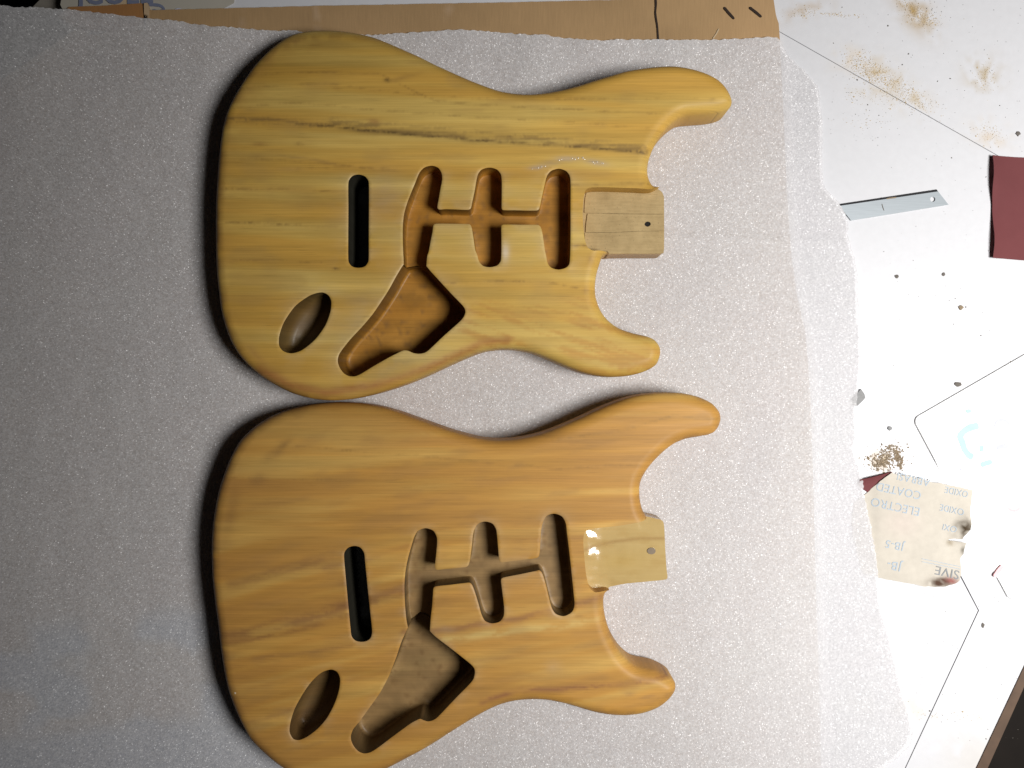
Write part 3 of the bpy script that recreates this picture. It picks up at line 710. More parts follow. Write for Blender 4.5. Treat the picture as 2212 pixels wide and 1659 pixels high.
def tint_upper(v, tone):
    x, y = invD(v[:, :2], ZT); n = len(v); c = np.ones((n, 4)); c[:, 3] = 0
    yw = y + 10 * fbm(x / 300., y / 200., 2) - .035 * (x - 1000)
    a = fbm(x / 520., yw / 34., 11); b = fbm(x / 260., yw / 13., 12); d = fbm(x / 260., y / 160., 13)
    c[:, :3] = (.565, .352, .076)
    blend(c, sst(.45, .75, a) * .75, (.62, .44, .125))
    blend(c, sst(.55, .25, a) * .6, (.53, .285, .048))
    blend(c, sst(.5, .2, d) * .45, (.47, .265, .045))
    c[:, :3] *= (.92 + .16 * b)[:, None]
    blend(c, sst(330, 90, y) * sst(1300, 800, x) * .35, (.46, .275, .05))          # browner upper bout
    # the heartwood streak that runs the length of the slab
    st = [(470, 256), (560, 259), (640, 264), (720, 270), (800, 279), (900, 289), (1000, 298), (1150, 307), (1300, 318), (1395, 327)]
    w = 9.0
    m = ln(x, y, st, 7.5, 3, 10); m *= .2 + .8 * sst(.3, .6, fbm(x / 70., y / 3.5, 40)); blend(c, m * .8, (.19, .115, .04))
    blend(c, ln(x, y, [(p, q - 9) for p, q in st[3:]], 9, 4, 8) * sst(.4, .7, fbm(x / 50., y / 3., 41)) * .7, (.24, .15, .05))
    blend(c, ln(x, y, [(p, q + 3) for p, q in st[2:]], 1.6, 4, 3) * .85 * sst(.25, .5, fbm(x/40., y/90., 42)), (.10, .06, .02))
    for pts, wd_, am in (([(500, 158), (700, 155), (820, 160), (941, 219), (1044, 227), (1215, 236), (1456, 248), (1580, 255)], 1.6, .4),
                         ([(520, 190), (700, 180), (900, 205), (1100, 216), (1300, 214), (1480, 210), (1580, 215)], 1.3, .3),
                         ([(490, 233), (640, 222), (800, 236), (1000, 252), (1200, 262), (1400, 276)], 1.4, .3),
                         ([(472, 407), (600, 409), (756, 415)], 1.4, .5), ([(470, 480), (560, 482), (650, 487), (752, 493)], 1.3, .6),
                         ([(468, 560), (600, 563), (740, 570)], 1.3, .4), ([(470, 345), (560, 343), (700, 354), (860, 368)], 1.8, .35),
                         ([(640, 366), (700, 362), (760, 360), (840, 363)], 3, .35), ([(960, 612), (1080, 607), (1200, 612), (1284, 632)], 1.2, .5),
                         ([(1270, 533), (1240, 532), (1232, 531)], 2.2, .8), ([(1230, 400), (1400, 396)], 3, .4), ([(930, 430), (1010, 436), (1100, 432)], 1.5, .35)):
        blend(c, ln(x, y, pts, wd_, 7, 5) * am * (.3 + .7 * sst(.35, .6, fbm(x / 22., y / 80., 44))), (.17, .085, .025))
    # orange flame figure towards the treble horn
    fl = fbm((x * .35 + y) / 60., (y - .35*x) / 9., 50) * sst(560, 680, y) * sst(900, 1020, x)
    blend(c, sst(.45, .7, fl) * .65, (.47, .235, .05))
    for cx, cy, rx, ry, an, am, col in ((836, 173, 6, 3.5, .1, .95, (.05, .03, .012)), (870, 168, 36, 5, -.25, .45, (.24, .13, .04)), (808, 262, 13, 5, .1, .7, (.30, .13, .045)),
                                   (727, 190, 10, 5, .3, .45, (.33, .17, .04)), (560, 311, 16, 4, 0, .6, (.22, .10, .03)), (548, 338, 26, 7, 0, .4, (.24, .13, .05)),
                                   (646, 311, 9, 3, 0, .6, (.19, .10, .03)), (640, 340, 40, 3, .1, .5, (.25, .15, .06)), (700, 350, 30, 3, .2, .5, (.25, .15, .06)),
                                   (476, 415, 10, 22, 0, .6, (.25, .12, .04)), (471, 500, 6, 40, 0, .5, (.30, .15, .05)), (540, 482, 16, 2, 0, .7, (.12, .06, .02)),
                                   (690, 86, 60, 14, .1, .35, (.33, .19, .05)), (725, 581, 8, 2, 0, .8, (.1, .05, .02)), (1276, 562, 6, 8, 0, .5, (.25, .13, .06)), (1265, 627, 5, 6, 0, .5, (.25, .13, .05)),
                                   (1190, 352, 20, 5, 0, .5, (.33, .24, .17)), (1163, 361, 22, 5, -.1, .9, (.38, .29, .21)), (1225, 343, 26, 6, 0, .8, (.42, .33, .24)), (1288, 351, 24, 6, .15, .8, (.42, .33, .24)),
                                   (625, 366, 30, 5, 0, .3, (.3, .2, .1)), (555, 770, 26, 8, .8, .4, (.26, .12, .045)), (600, 812, 40, 10, .5, .4, (.28, .13, .05)), (745, 640, 60, 8, .2, .2, (.45, .32, .16))):
        blend(c, spot(x, y, cx, cy, rx, ry, an) * am * (.55 + .6 * fbm(x / 14., y / 3., 60)), col)
    # reddish band along the lower bout edge, scorched rim at the butt end
    if tone == 0:
        de = dring(x, y, [Wl(up_out, ZT)])
        blend(c, np.exp(-de / 10.) * sst(.35, .6, fbm(x / 24., y / 24., 190)) * sst(900, 500, x) * .85, (.25, .125, .04)); blend(c, np.exp(-de / 40.) * sst(.4, .6, fbm(x / 50., y / 30., 194)) * sst(900, 480, x) * .5, (.42, .23, .05))
        blend(c, sst(.52, .8, fbm(x / 90., y / 34., 192)) * .35, (.40, .25, .075))
    rb = [(560, 800), (620, 832), (702, 848), (804, 834), (907, 803), (975, 772), (1044, 741), (1095, 735)]
    blend(c, ln(x, y, rb, 10, 9, 5) * (.55 + .5 * fbm(x / 40., y / 4., 62)), (.36, .155, .045))
    if tone == 0:
        dr = dring(x, y, [k['ring'] for k in up_cav])
        halo = np.exp(-dr / 17.) * sst(.33, .62, fbm(x / 42., y / 26., 70)) * sst(360, 380, y)
        blend(c, halo * .3, (.62, .49, .30)); c[:, 3] = np.clip(halo * 1.1, 0, 1)
        hs = spot(x, y, 832, 425, 38, 52, .1) * (.4 + .6 * fbm(x/25., y/8., 71)); blend(c, hs * .55, (.40, .285, .175)); c[:, 3] = np.maximum(c[:, 3], hs * .6)
        hs = spot(x, y, 770, 700, 36, 62, .5) * (.4 + .6 * fbm(x/25., y/8., 72)); blend(c, hs * .5, (.44, .34, .20))
        hs = spot(x, y, 860, 790, 60, 16, -.35); blend(c, hs * .45 * (.4 + .8 * fbm(x/8., y/4., 73)), (.33, .24, .12))
        blend(c, spot(x, y, 1092, 545, 8, 18, 0) * .8, (.66, .56, .42))
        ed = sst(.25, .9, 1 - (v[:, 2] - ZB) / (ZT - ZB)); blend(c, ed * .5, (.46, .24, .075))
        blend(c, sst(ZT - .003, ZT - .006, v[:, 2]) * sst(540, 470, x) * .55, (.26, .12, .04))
    elif tone == 1: c[:, :3] = c[:, :3] * .2 + np.array((.40, .16, .015)) * .68
    elif tone == 2: c[:, :3] = (.50, .33, .16)
    elif tone == 3: c[:, :3] = (.03, .028, .02)  # tremolo slot near-black, its shadow put into the colour
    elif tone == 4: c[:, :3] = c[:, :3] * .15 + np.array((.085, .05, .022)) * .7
    c[:, :3] *= 1.0
    return c

def tint_lower(v, tone):
    x, y = invD(v[:, :2], ZT); n = len(v); c = np.ones((n, 4)); c[:, 3] = 0
    sl = .20 * sst(1080, 1330, y) + .03
    yw = y + sl * (x - 900) + 14 * fbm(x / 260., y / 200., 5)
    a = fbm(x / 460., yw / 30., 111); b = fbm(x / 170., yw / 10., 112); d = fbm(x / 240., y / 170., 113)
    c[:, :3] = (.515, .265, .054)
    blend(c, sst(.45, .75, a) * .7, (.60, .375, .10)); blend(c, sst(.55, .25, a) * .7, (.44, .22, .052)); blend(c, sst(.5, .2, d) * .5, (.42, .22, .055))
    c[:, :3] *= (.92 + .16 * b)[:, None]
    # the glue line between two boards of the blank: paler above, browner below
    jt = 1033 + .012 * (x - 500)
    up = sst(1.5, -1.5, y - jt) * sst(1000, 700, x)
    blend(c, up * sst(.3, .6, fbm(x / 300., y / 30., 120)) * .45, (.54, .36, .11)); blend(c, (1 - up) * sst(1140, 1040, y) * sst(1000, 600, x) * .35, (.36, .19, .055))
    blend(c, np.exp(-((y - jt) / 1.1)**2) * sst(850, 600, x) * .35, (.2, .1, .03))
    for pts, wd_, am, col in (([(458, 1378), (560, 1362), (640, 1342), (752, 1311), (860, 1280), (960, 1250)], 15, .8, (.28, .13, .045)),
                         ([(470, 1392), (600, 1372), (760, 1330)], 6, .6, (.26, .12, .04)),
                         ([(470, 1425), (600, 1418), (760, 1395)], 4, .4, (.27, .13, .045)),
                         ([(500, 1262), (640, 1225), (740, 1195)], 14, .6, (.29, .145, .05)), ([(700, 1228), (800, 1205), (880, 1180)], 5, .45, (.32, .155, .06)),
                         ([(873, 1366), (975, 1358), (1130, 1336), (1296, 1290)], 8, .85, (.31, .15, .055)), ([(960, 1382), (1120, 1362), (1290, 1340)], 9, .9, (.60, .42, .14)),
                         ([(1040, 1516), (1130, 1490), (1250, 1486), (1340, 1478), (1456, 1462)], 6, .95, (.29, .13, .05)), ([(900, 1446), (1100, 1420), (1300, 1392)], 4, .25, (.32, .16, .06)),
                         ([(1060, 895), (1200, 950), (1350, 930), (1456, 897), (1556, 905)], 2, .35, (.22, .13, .04)), ([(640, 965), (800, 975), (1000, 995), (1200, 1012), (1380, 1004)], 1.5, .3, (.2, .11, .03)),
                         ([(1160, 1170), (1250, 1160), (1380, 1130)], 5, .4, (.34, .17, .06)), ([(560, 1640), (700, 1600), (800, 1560)], 5, .35, (.28, .14, .05)),
                         ([(520, 1560), (600, 1548), (640, 1530)], 8, .4, (.26, .12, .045))):
        blend(c, ln(x, y, pts, wd_, 8, 9) * am * (.35 + .65 * sst(.3, .6, fbm(x / 40., (y + .2*x) / 7., 144))), col)
    for cx, cy, rx, ry, an, am, col in ((612, 962, 20, 8, -.7, .55, (.16, .09, .035)), (588, 985, 22, 12, -.5, .4, (.22, .13, .05)), (556, 1036, 20, 14, -.4, .45, (.2, .11, .045)), (500, 1105, 14, 60, .2, .4, (.22, .11, .04)),
                                   (1445, 1500, 16, 5, -.3, .5, (.22, .13, .07)), (1400, 1505, 16, 4, -.2, .45, (.22, .13, .07)), (1360, 1500, 12, 4, 0, .4, (.22, .13, .07)), (1250, 1330, 10, 4, 0, .4, (.2, .1, .04)), (1195, 1440, 18, 14, 0, .3, (.5, .36, .22)),
                                   (745, 1262, 16, 10, 0, .5, (.2, .1, .05)), (745, 1305, 26, 8, -.2, .5, (.2, .09, .04)), (660, 1592, 20, 5, 0, .4, (.3, .2, .1)), (1290, 1310, 14, 6, -.2, .4, (.18, .1, .04)), (1080, 1100, 200, 60, .1, .25, (.42, .235, .065)),
                                   (995, 1455, 10, 3, 0, .3, (.6, .5, .4)), (965, 1360, 20, 8, .1, .35, (.5, .36, .2))):
        blend(c, spot(x, y, cx, cy, rx, ry, an) * am * (.55 + .6 * fbm(x / 14., y / 5., 160)), col)
    if tone == 0:
        dr = dring(x, y, [k['ring'] for k in lo_cav])
        de = dring(x, y, [Wl(lo_out, ZT)])
        blend(c, np.exp(-de / 9.) * sst(.4, .65, fbm(x / 24., y / 24., 290)) * sst(1000, 500, x) * .9, (.22, .11, .04))
        blend(c, np.exp(-de / 45.) * sst(1100, 480, x) * .35, (.36, .18, .045))
        blend(c, np.exp(-de / 6.) * sst(.45, .65, fbm(x / 16., y / 16., 291)) * .4, (.26, .14, .06))
        blend(c, sst(.55, .8, fbm(x / 80., (y + .15*x) / 24., 292)) * .3, (.33, .18, .06))
        halo = np.exp(-dr / 9.) * sst(.45, .7, fbm(x / 42., y / 26., 170)); blend(c, halo * .35, (.54, .41, .25)); c[:, 3] = halo * .6
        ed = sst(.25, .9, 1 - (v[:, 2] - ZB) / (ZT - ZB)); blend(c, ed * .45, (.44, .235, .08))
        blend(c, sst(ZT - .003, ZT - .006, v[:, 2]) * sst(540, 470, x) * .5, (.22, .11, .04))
    elif tone == 1: c[:, :3] = c[:, :3] * .2 + np.array((.35, .235, .11)) * .52
    elif tone == 2:
        c[:, :3] = (1, 1, 1)
        blend(c, ln(x, y, [(1262, 1196), (1298, 1186), (1345, 1176), (1390, 1171), (1442, 1170)], 4, 8, 3) * .55, (.62, .48, .42))
        blend(c, sst(.5, .75, fbm(x / 45., y / 12., 181)) * .4, (.86, .78, .66)); blend(c, spot(x, y, 1345, 1222, 55, 22) * .35, (1.0, .92, .6))
        blend(c, sst(ZT - .0155, ZT - .018, v[:, 2]), (.50, .33, .14))
    elif tone == 3: c[:, :3] = (.03, .028, .02)  # shadow inside the tremolo slot is part of this colour
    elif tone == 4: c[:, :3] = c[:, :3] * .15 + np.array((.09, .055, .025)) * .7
    return c

up = empty('guitar_body', (*W(1000, 480, ZT), ZB), 'yellow unfinished electric guitar body with a dark grain streak, above the orange one', 'guitar body', 'guitar bodies on the foam')
spec_up = dict(outline=up_out, pocket_inner=up_pocket, cav=up_cav, arm=((540, 205), (930, 140), .012, .32), pd=.0148,
               heel=[(1421, 408), (1430, 415), (1434, 425), (1434.5, 440), (1434.5, 535), (1433, 545), (1428, 548), (1400, 548.5), (1350, 548.5), (1316, 549)],
               holes=[], hstep=.003, hz=lambda q, pk: np.zeros(len(q)), hmat=M['bare'])
lo = empty('guitar_body', (*W(1000, 1270, ZT), ZB), 'orange brown electric guitar body with a glossy lacquered neck pocket, nearest the bottom', 'guitar body', 'guitar bodies on the foam')
def lacq_z(q, pk):
    d = dist_line(q, pk); n = fbm(q[:, 0]*130, q[:, 1]*130, 91, 2) - .5
    x0 = pk[:, 0].min()
    return .0002 * np.exp(-d / .0028) + .00042 * n * sst(.0, .004, d) + .0027 * np.exp(-((q[:, 0] - x0) / .012)**2)
spec_lo = dict(outline=lo_out, pocket_inner=lo_pocket, cav=lo_cav, arm=((560, 975), (930, 930), .012, .30), pd=.0148,
               heel=[(1394, 1115), (1412, 1119), (1430, 1124), (1434, 1131), (1437, 1185), (1440, 1230), (1442, 1248), (1438, 1252), (1400, 1256), (1350, 1261), (1314, 1268)],
               holes=[], hstep=.0013, hz=lacq_z, hmat=M['lacquer'])
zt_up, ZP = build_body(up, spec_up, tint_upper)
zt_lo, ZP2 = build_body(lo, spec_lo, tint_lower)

# veneer strips lining the upper neck pocket, the middle one drilled
def slabpart(name, pts, z1, th, mat, parent, holes=(), step=.004):
    return sheet(name, dens(Wl(pts, z1), .003), lambda v: z1 + .00012 * np.sin(v[:, 0]*160 + v[:, 1]*90), th, mat, parent, step=step, holes=holes, sharp=30)
cx, cy = W(1399, 484, ZP + .0012); hr_ = np.array([(cx + .0023*math.cos(a)*(1+.12*math.sin(2*a+1)), cy + .0021*math.sin(a)) for a in np.linspace(0, 2*math.pi, 17)[:-1]])
def N1(p): return [(1215 + .1221*a, 378 + .1221*b) for a, b in p]
slabpart('veneer_strip', N1([(425, 312), (900, 325), (1400, 343), (1690, 352), (1760, 372), (1790, 420), (1792, 690), (1100, 685), (700, 672), (388, 668), (392, 520), (405, 400)]), ZP + .0011, .001, M['bare'], up)
slabpart('veneer_strip', N1([(445, 682), (700, 680), (1100, 692), (1792, 697), (1792, 985), (1400, 992), (980, 1008), (700, 1015), (410, 1012), (415, 900), (430, 780)]), ZP + .0012, .001, M['bare'], up, holes=[hr_])
slabpart('veneer_strip', N1([(390, 1022), (700, 1021), (985, 1016), (1400, 998), (1720, 995), (1722, 1060), (1790, 1065), (1790, 1385), (1100, 1384), (830, 1392), (790, 1345), (600, 1340), (480, 1325), (425, 1270), (400, 1150)]), ZP + .0011, .001, M['bare'], up)
k = len(hr_)
link('screw_hole', mesh('screw_hole', [(x, y, ZP + .0011) for x, y in hr_*1.0] + [(x, y, ZP - .0001 + .0002) for x, y in hr_], [[(i+1) % k, i, i+k, (i+1) % k + k] for i in range(k)] + [[i + k for i in range(k)]], smooth=False), M['hole'], up)
# plugged screw hole and lacquer glints in the lower pocket, the routed notch beside it
cx, cy = W(1407, 1190, ZP)
pl = [(cx + .0034*math.cos(a), cy + .0027*math.sin(a)) for a in np.linspace(0, 2*math.pi, 19)[:-1]]
M['plug'] = simple('plugged_hole', (.20, .15, .10), .25, .25, 500)
zz = ZP2 + lacq_z(np.array([[cx, cy]]), spline(Wl(lo_pocket, ZT), .0012, False))[0] + .0006
link('plugged_hole', mesh('plugged_hole', [(x, y, zz) for x, y in pl] + [(cx + (x-cx)*1.08, cy + (y-cy)*1.08, ZP2 - .001) for x, y in pl], [list(range(18))] + [[i, i+18, (i+1) % 18 + 18, (i+1) % 18] for i in range(18)], smooth=False), M['plug'], lo)

# beads of lacquer standing on the wood
M['bead'] = (lambda t: t.set(Base_Color=t.mix(t.noise(t.obj(), 300), (.62, .50, .34), (.7, .6, .45)), Roughness=.06, Specular_IOR_Level=.6, Coat_Weight=1.0, Coat_Roughness=.02))(NT('lacquer_bead'))
def bead(name, parent, px, py, z, r, mat, squash=.5):
    bm = bmesh.new(); bmesh.ops.create_uvsphere(bm, u_segments=12, v_segments=8, radius=r)
    for v in bm.verts: v.co.z *= squash
    X, Y = W(px, py, z); bmesh.ops.translate(bm, verts=bm.verts, vec=(X, Y, z))
    me = bpy.data.meshes.new(name); bm.to_mesh(me); bm.free()
    for p in me.polygons: p.use_smooth = True
    return link(name, me, mat, parent)
bead('lacquer_bead', lo, 509.5, 1496, ZT - .0012, .0016, M['bead'], .7)
for px, py, r in ((1208, 346, .0007), (1214, 344, .0005), (1236, 342, .0006), (1242, 344, .0008), (1249, 341, .0007), (1259, 341, .0009), (1262, 344, .0006), (1281, 350, .0007), (1284, 353, .0006), (1290, 350, .0007), (1300, 352, .0005), (1303, 353, .0007), (1163, 362, .0006), (1170, 360, .0007), (1178, 359, .0006), (1150, 365, .0005)):
    bead('lacquer_bead', up, px, py, ZT, r, M['bead'], .5)

# ------------------------------------------------------------------ things on the bench, right side
def BL(p): return [(1780 + .1953*x, 324 + .1953*y) for x, y in p]
blade = empty('utility_blade', (*W(1930, 442), 0), 'flat steel utility knife blade with a round hole, beside the foam edge', 'knife blade')
zb = .0016
hx, hy = W(*BL([(1203, 545)])[0], zb); bh = np.array([(hx + .0022*math.cos(a), hy + .0022*math.sin(a)) for a in np.linspace(0, 2*math.pi, 21)[:-1]])
def blz(v): return zb + 0 * v[:, 0]
sheet('plate', dens(Wl(BL([(170, 618), (1262, 458), (1378, 605), (300, 780)]), zb), .004), blz, .0007, M['steel'], blade, step=.006, holes=[bh], smooth=False)
r = Wl(BL([(160, 598), (1250, 434), (1262, 456.5), (170, 616.5)]), zb); r = ccw(r)
vs = []
for i, (x, y) in enumerate(r): vs.append((x, y, zb))
pts = Wl(BL([(160, 598), (1250, 434), (1262, 457.6), (170, 617.6)]), zb)
vs = [(pts[0][0], pts[0][1], zb - .0006), (pts[1][0], pts[1][1], zb - .0006), (pts[2][0], pts[2][1], zb), (pts[3][0], pts[3][1], zb), (pts[2][0], pts[2][1], zb - .0007), (pts[3][0], pts[3][1], zb - .0007)]
me = mesh('cutting_edge', vs, [[0, 3, 2, 1], [0, 1, 4, 5], [1, 2, 4], [0, 5, 3]], smooth=False); plan_uv(me); link('cutting_edge', me, M['steel_dark'], blade)
stroke('rust_nick', BL([(640, 596), (652, 640), (665, 672)]), .8, zb + .0001, M['speck'], blade, .0001)
stroke('rust_nick', BL([(690, 540), (740, 532), (800, 525)]), 1.2, zb + .0001, M['dirt'], blade, .0001)

# maroon sandpaper sheet at the right edge, its left border lifting
mz = lambda v: .0012 + .0052 * np.exp(-((v[:, 0] - W(2140, 0, .003)[0]) / .010)) * (.55 + .45 * np.cos((invD(v, .003)[1] - 372) / 24.)) * 1.0 + .0008 * fbm(v[:, 0]*60, v[:, 1]*60, 4)
ms = dens(Wl([(2144, 335), (2180, 337), (2330, 343), (2330, 568), (2212, 561), (2170, 558), (2144, 557), (2146, 500), (2147, 440), (2145, 421), (2143, 400), (2143, 370)], .004), .003)
so = sheet('sandpaper', ms, mz, .0005, M['grit'], None, step=.003, sharp=60)
tag(so, 'maroon sandpaper sheet grit side up, cut by the right edge of the photo', 'sandpaper')

# torn sandpaper, printed back up
def SP(p): return [(1780 + .2604*x, 918 + .2604*y) for x, y in p]
sp = empty('sandpaper', (*W(1980, 1140), 0), 'torn beige back of a sandpaper piece printed upside down, partly under the foam', 'sandpaper')
spo = SP([(555, 395), (700, 425), (900, 470), (1100, 512), (1245, 545), (1232, 600), (1222, 650), (1205, 730), (1203, 790), (1185, 840), (1160, 900), (1140, 953), (1085, 946), (1035, 950), (1030, 956), (1080, 966), (1130, 970), (1172, 976), (1170, 1030), (1165, 1070), (1150, 1085), (1136, 1110), (1134, 1180), (1138, 1240), (1120, 1285), (1080, 1308), (1000, 1328), (910, 1336), (820, 1330), (750, 1320), (600, 1296), (460, 1268), (330, 1240), (240, 900), (250, 660), (370, 560)])
spr = dens(Wl(spo, .003), .0022); spr = spr + rng.uniform(-.0003, .0003, spr.shape) + .0012 * np.c_[vnoise(np.arange(len(spr)) / 3., 0*np.arange(len(spr)), 7) - .5, vnoise(np.arange(len(spr)) / 3., 0*np.arange(len(spr)), 8) - .5]
def spz(v):
    x, y = invD(v, .003)
    z = .0022 + .0006 * fbm(x / 40., y / 40., 6)
    z += .0060 * spot(x, y, 2088, 1140, 16, 32)                          # lifted tear at the right
    z += .0030 * spot(x, y, 2060, 1266, 40, 16) + .0016 * spot(x, y, 2000, 1270, 60, 14)
    z -= .0014 * sst(1905, 1880, x)
    z += .0012 * spot(x, y, 1926, 1030, 20, 16)
    return z
def spt(v):
    x, y = invD(v[:, :2], .003); n = len(v)
    c = np.ones((n, 4)) * (.50, .46, .395, 1); c[:, :3] *= (.93 + .14 * fbm(x / 30., y / 30., 14))[:, None]
    blend(c, spot(x, y, 1950, 1130, 40, 30) * .35, (.55, .45, .41))
    blend(c, spot(x, y, 2078, 1142, 15, 20, .5) * 1.3 * sst(.3, .55, fbm(x/9., y/9., 5)), (.06, .04, .02))     # shadow of the torn notch put into the colour, scorch marks below
    blend(c, spot(x, y, 2033, 1257, 24, 9, -.1) * 1.5 * sst(.2, .5, fbm(x/9., y/9., 6)), (.07, .035, .02)); blend(c, spot(x, y, 2055, 1254, 12, 6, .2) * 1.1, (.28, .10, .09))
    blend(c, spot(x, y, 2054, 1172, 8, 6) * .8, (.22, .17, .10)); blend(c, spot(x, y, 2081, 1190, 5, 9) * 1.0, (.09, .08, .06))
    c[:, 3] = 1; return c
sheet('paper', spr, spz, .0005, M['sandback'], sp, step=.0022, colf=spt, sharp=60)
def rt(s, cpos, size, mat='ink_blue', dz=.0002, ang=None, xs=1.0):
    """upside-down print: cpos is where the first letter's baseline starts"""
    a = math.radians(180 - 12.3) if ang is None else ang
    px, py = SP([cpos])[0]
    zl = float(spz(np.array([W(px, py, .003)]))[0]); X, Y = W(px, py, zl)
    o = text_mesh('lettering', s, size, (X, Y), a, 0, M[mat], sp, extr=.00008, xs=xs)
    co = np.array([v.co[:] for v in o.data.vertices]); zs = spz(co[:, :2])
    for v, z in zip(o.data.vertices, zs): v.co.z = v.co.z + z + dz
    return o
rt('ELECTRO', (803, 690), .0103, xs=.93)
rt('COATED', (812, 556), .0100, xs=.93)
rt('ABRASI', (884, 452), .0092, xs=.95)
rt('JB-5', (668, 985), .0095)
rt('JB-', (648, 1148), .0105)
rt('OXIDE', (1200, 552), .0078, xs=.82); rt('OXIDE', (1165, 700), .0078, xs=.82); rt('OXI', (1112, 848), .0074, xs=.9)
rt('SIVE', (1128, 1212), .0105, 'ink_grey', xs=1.05)
def rule(a, b):
    (x0, y0), (x1, y1) = SP([a])[0], SP([b])[0]; p0 = np.array(W(x0, y0, .003)); p1 = np.array(W(x1, y1, .003)); d = (p1 - p0) / np.linalg.norm(p1 - p0); nn = np.array((-d[1], d[0])) * .00022
    q = [p0 + (p1-p0)*t for t in np.linspace(0, 1, 14)]; vs = []; fs = []
    for p in q:
        z = float(spz(p[None])[0]) + .0003; vs += [(*(p + nn), z), (*(p - nn), z)]
    for i in range(13): fs.append([2*i, 2*i+1, 2*i+3, 2*i+2])
    me = mesh('ruled_line', vs, fs, smooth=False); link('ruled_line', me, M['ink_blue'], sp)
rule((812, 1110), (1130, 1175)); rule((812, 1134), (1132, 1198))
scr = dens(Wl(SP([(290, 450), (420, 420), (560, 386), (575, 410), (372, 566), (335, 540), (280, 500)]), .001), .003)
so2 = sheet('sandpaper', scr, lambda v: .0009 + .0045 * spot(*invD(v, .002), 1880, 1026, 40, 9, -.25), .0004, M['grit'], None, step=.003)
tag(so2, 'small maroon sandpaper corner showing between foam edge and torn beige piece', 'sandpaper')

# white plastic lid with faded print
lid = empty('printed_packet', (*W(2150, 1000), 0), 'flat white packet with a rounded corner and faded green print at the right edge', 'packet')
c0 = np.array((1973., 905.)); e1 = np.array((.866, -.5)); e2 = np.array((.4695, .883))
rad = 14
def lidpt(a, b): return tuple(c0 + e1*a + e2*b)
lp = [lidpt(rad - rad*math.sin(t), rad - rad*math.cos(t)) for t in np.linspace(0, math.pi/2, 9)] + [lidpt(0, 435)] + [lidpt(8, 447), lidpt(20, 452), lidpt(380, 452), lidpt(380, 0)]
def lidrel(v):
    x, y = invD(v, .002); p = np.c_[x - c0[0], y - c0[1]]
    return p @ e1, p @ e2
def lid_z(v):                                              # edge lowered midway down the left side, glare put into the shape
    a_, b_ = lidrel(v); return .0022 - .0017 * sst(30, 8, a_) * sst(100, 118, b_) * sst(392, 380, b_)
sheet('cover', dens(Wl(lp, .002), .003), lid_z, lambda v: lid_z(v) - .0002, M['plastic'], lid, step=.005, smooth=False)
zl = .0022
def LP(p): return [(1888 + .1758*x, 729 + .1758*y) for x, y in p]
stroke('printed_shape', LP([(1285, 1085), (1190, 1105), (1110, 1150), (1060, 1215), (1085, 1290), (1110, 1370), (1160, 1440), (1215, 1475)]), 7, zl, M['print_green'], lid)
stroke('printed_shape', LP([(1320, 1330), (1322, 1400)]), 4, zl, M['print_green'], lid)
stroke('printed_shape', LP([(1310, 1570), (1380, 1545), (1450, 1525)]), 5, zl, M['print_green'], lid)
stroke('printed_shape', LP([(1130, 910), (1190, 900)]), 4, zl, M['print_green'], lid)
stroke('printed_shape', LP([(1490, 1100), (1510, 1040), (1570, 1012), (1630, 1030), (1665, 1075)]), 3, zl, M['print_lilac'], lid)
stroke('printed_shape', LP([(1510, 1355), (1580, 1340), (1660, 1330)]), 5, zl, M['print_lilac'], lid)
stroke('printed_shape', LP([(1060, 1630), (1130, 1600)]), 4, zl, M['print_lilac'], lid)
stroke('printed_shape', [(2148, 1246), (2156, 1234), (2166, 1222)], 4, zl, M['print_pink'], lid)
stroke('printed_shape', [(2178, 1098), (2190, 1104), (2204, 1098)], 2.5, zl, M['print_pink'], lid)

# grey chip under the foam's edge
def rock(name, px, py, r, mat, sq=.6, seed=0, lz=0.0, sx=1.0, ang=0.0):
    bm = bmesh.new(); bmesh.ops.create_icosphere(bm, subdivisions=2, radius=r)
    for v in bm.verts:
        k_ = 1 + .55 * mnoise.noise(v.co / r * 1.3 + Vector((seed*3.1, seed, 0))); v.co = v.co * k_; v.co.x *= sx; v.co.z *= sq
    mn = min(v.co.z for v in bm.verts)
    ca, sa = math.cos(ang), math.sin(ang)
    for v in bm.verts: v.co = (v.co.x*ca - v.co.y*sa, v.co.x*sa + v.co.y*ca, v.co.z - mn + lz)
    me = bpy.data.meshes.new(name); bm.to_mesh(me); bm.free()
    o = link(name, me, mat); X, Y = W(px, py, .001); o.location = (X, Y, 0); return o
chip_pts = [(3000 + x/3.318, 1500 + y/3.318) for x, y in ((1470, 185), (1515, 250), (1532, 300), (1490, 350), (1420, 412), (1370, 400), (1340, 330), (1400, 270))]
ch = sheet('stone_chip', dens(Wl([(x*.54, y*.54) for x, y in chip_pts], .002), .002), lambda v: .0022 + .0006*fbm(v[:, 0]*400, v[:, 1]*400, 3), .0021, M['stone'], None, step=.002, smooth=False)
tag(ch, 'grey speckled chip with a pointed edge poking out from under the foam', 'chip')

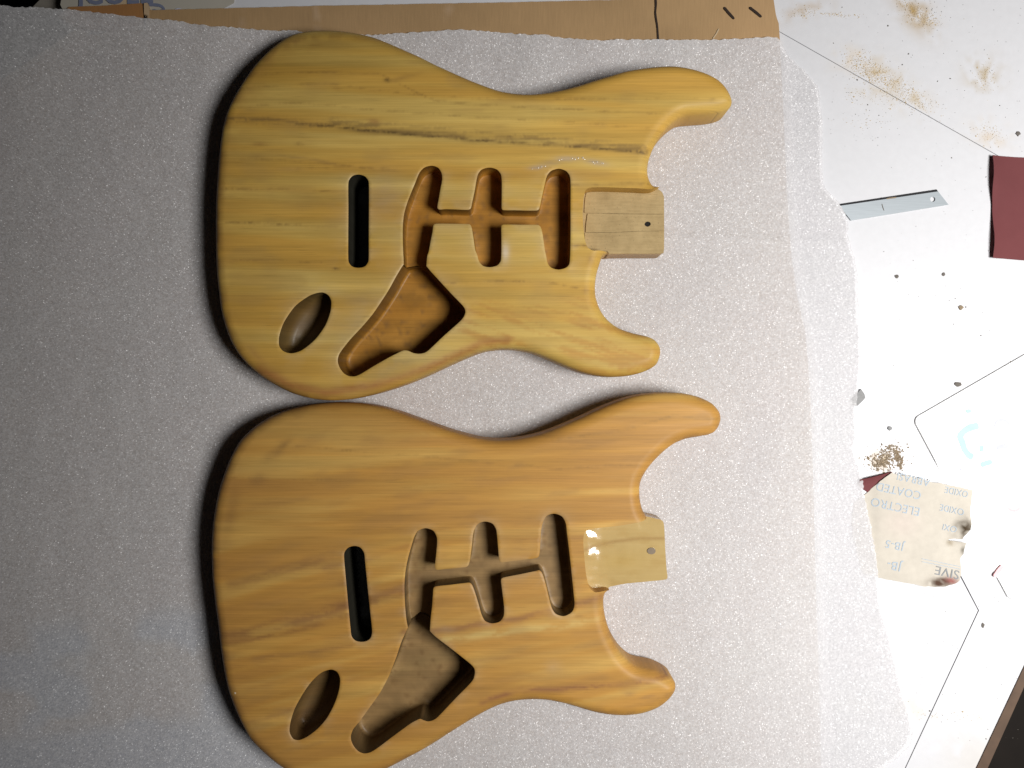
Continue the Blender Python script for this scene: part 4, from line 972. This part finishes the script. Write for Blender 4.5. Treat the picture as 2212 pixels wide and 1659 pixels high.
crumbs = [(2076, 664, 6, 'dirt', .8, 'largest brown crumb on the blown out white board below the maroon sheet'),
          (2070, 830, 6.5, 'speck', .6, 'oval black crumb just above the white packet edge'),
          (1922, 925, 6, 'stone', .7, 'grey crumb on the white board left of the packet corner'),
          (2124, 1351, 6.5, 'speck', .5, 'elongated dark crumb right of the lower board joint'),
          (2200, 288, 6, 'speck', .6, 'dark round crumb near the right edge above the maroon sandpaper'),
          (2168, 1280, 0, '', 0, ''), (1938, 597, 5, 'speck', .6, 'small dark crumb left of two on the board below the knife blade'),
          (2039, 592, 4.5, 'speck', .6, 'small dark crumb right of two on the board below the knife blade'),
          (2174, 817, 9, 'dirt', .5, 'ragged brown crumb at the far end of the white packet edge'),
          (2058, 593, 0, '', 0, '')]
for i, (px, py, r, mt, sq, lb) in enumerate(crumbs):
    if not r: continue
    o = rock('crumb', px, py, r * K * CZ * .8, M[mt], sq * .5, i + 2, sx=.6 if i == 3 else (1.5 if i in (1, 8) else 1), ang=.4 if i == 8 else 0)
    tag(o, lb, 'crumb', 'crumbs scattered on the white boards')

# sawdust and fine grime: uncountable flakes
def flakes(name, spots, mat, seed, smin=.0002, smax=.0007, zbase=.0002):
    R = np.random.RandomState(seed); vs = []; fs = []
    for cx, cy, sx, sy, an, cnt in spots:
        for _ in range(cnt):
            if isinstance(sx, tuple): x, y = R.uniform(cx, sx[0]), R.uniform(cy, sx[1])
            else:
                u, w_ = R.randn() * sx, R.randn() * sy; x = cx + u*math.cos(an) - w_*math.sin(an); y = cy + u*math.sin(an) + w_*math.cos(an)
            X, Y = W(x, y, 0); s = R.uniform(smin, smax) * (1 + (R.rand() < .08) * 1.2); a0 = R.rand()*6.28; el = R.uniform(.4, 1); o = len(vs)
            for q in range(4):
                t = a0 + q*math.pi/2; vs.append((X + s*math.cos(t)*(el if q % 2 else 1), Y + s*math.sin(t)*(el if q % 2 else 1), zbase + R.uniform(0, .0002)))
            vs.append((X, Y, zbase + s*.6))
            fs += [[o, o+1, o+4], [o+1, o+2, o+4], [o+2, o+3, o+4], [o+3, o, o+4], [o+3, o+2, o+1, o]]
    return tag(link(name, mesh(name, vs, fs, smooth=False), mat), kind='stuff')
tag(flakes('sawdust', [(1880, 155, 22, 12, .5, 420), (1905, 170, 30, 12, .3, 260), (1960, 205, 34, 12, .55, 420), (1850, 130, 18, 12, 0, 130), (1975, 22, 26, 9, .75, 420), (1990, 40, 22, 7, .1, 160), (1735, 26, 18, 6, -.15, 90), (1800, 32, 26, 3, .05, 90), (2128, 165, 12, 16, 0, 130), (2135, 290, 18, 12, .3, 110), (1905, 210, 30, 16, .3, 80), (1850, 205, 12, 8, 0, 30), (1875, 270, 26, 12, 0, 40), (2000, 1545, 60, 6, 0, 60)], M['dust'], 1, .00015, .0004), 'tan sawdust strewn over the white boards at the upper right', 'sawdust')
tag(flakes('glue_residue', [(1915, 994, 18, 10, .1, 260), (1900, 1002, 16, 9, .1, 160), (1940, 990, 4, 12, -.3, 200), (1925, 972, 14, 6, 0, 120), (2185, 800, 16, 6, -.4, 160), (2175, 858, 10, 5, -.4, 60)], M['dirt'], 2, .0003, .0009), 'brown crumbly residue beside the foam edge above the torn sandpaper', 'residue')
tag(flakes('grime', [(1790, -10, (2212, 330), 0, 0, 170), (1870, 330, (2140, 760), 0, 0, 70), (1880, 760, (2200, 960), 0, 0, 40), (1930, 1280, (2200, 1600), 0, 0, 80), (1990, 10, 40, 20, .6, 60), (1870, 250, 50, 30, .2, 40)], M['speck'], 3, .0001, .0004), 'dark specks of grime sprinkled over the white boards', 'grime')
def small_stroke(pts, w, mat, nm, lb):
    o = stroke(nm, pts, w, .0003, M[mat], None, .0006); tag(o, lb, 'shaving'); return o
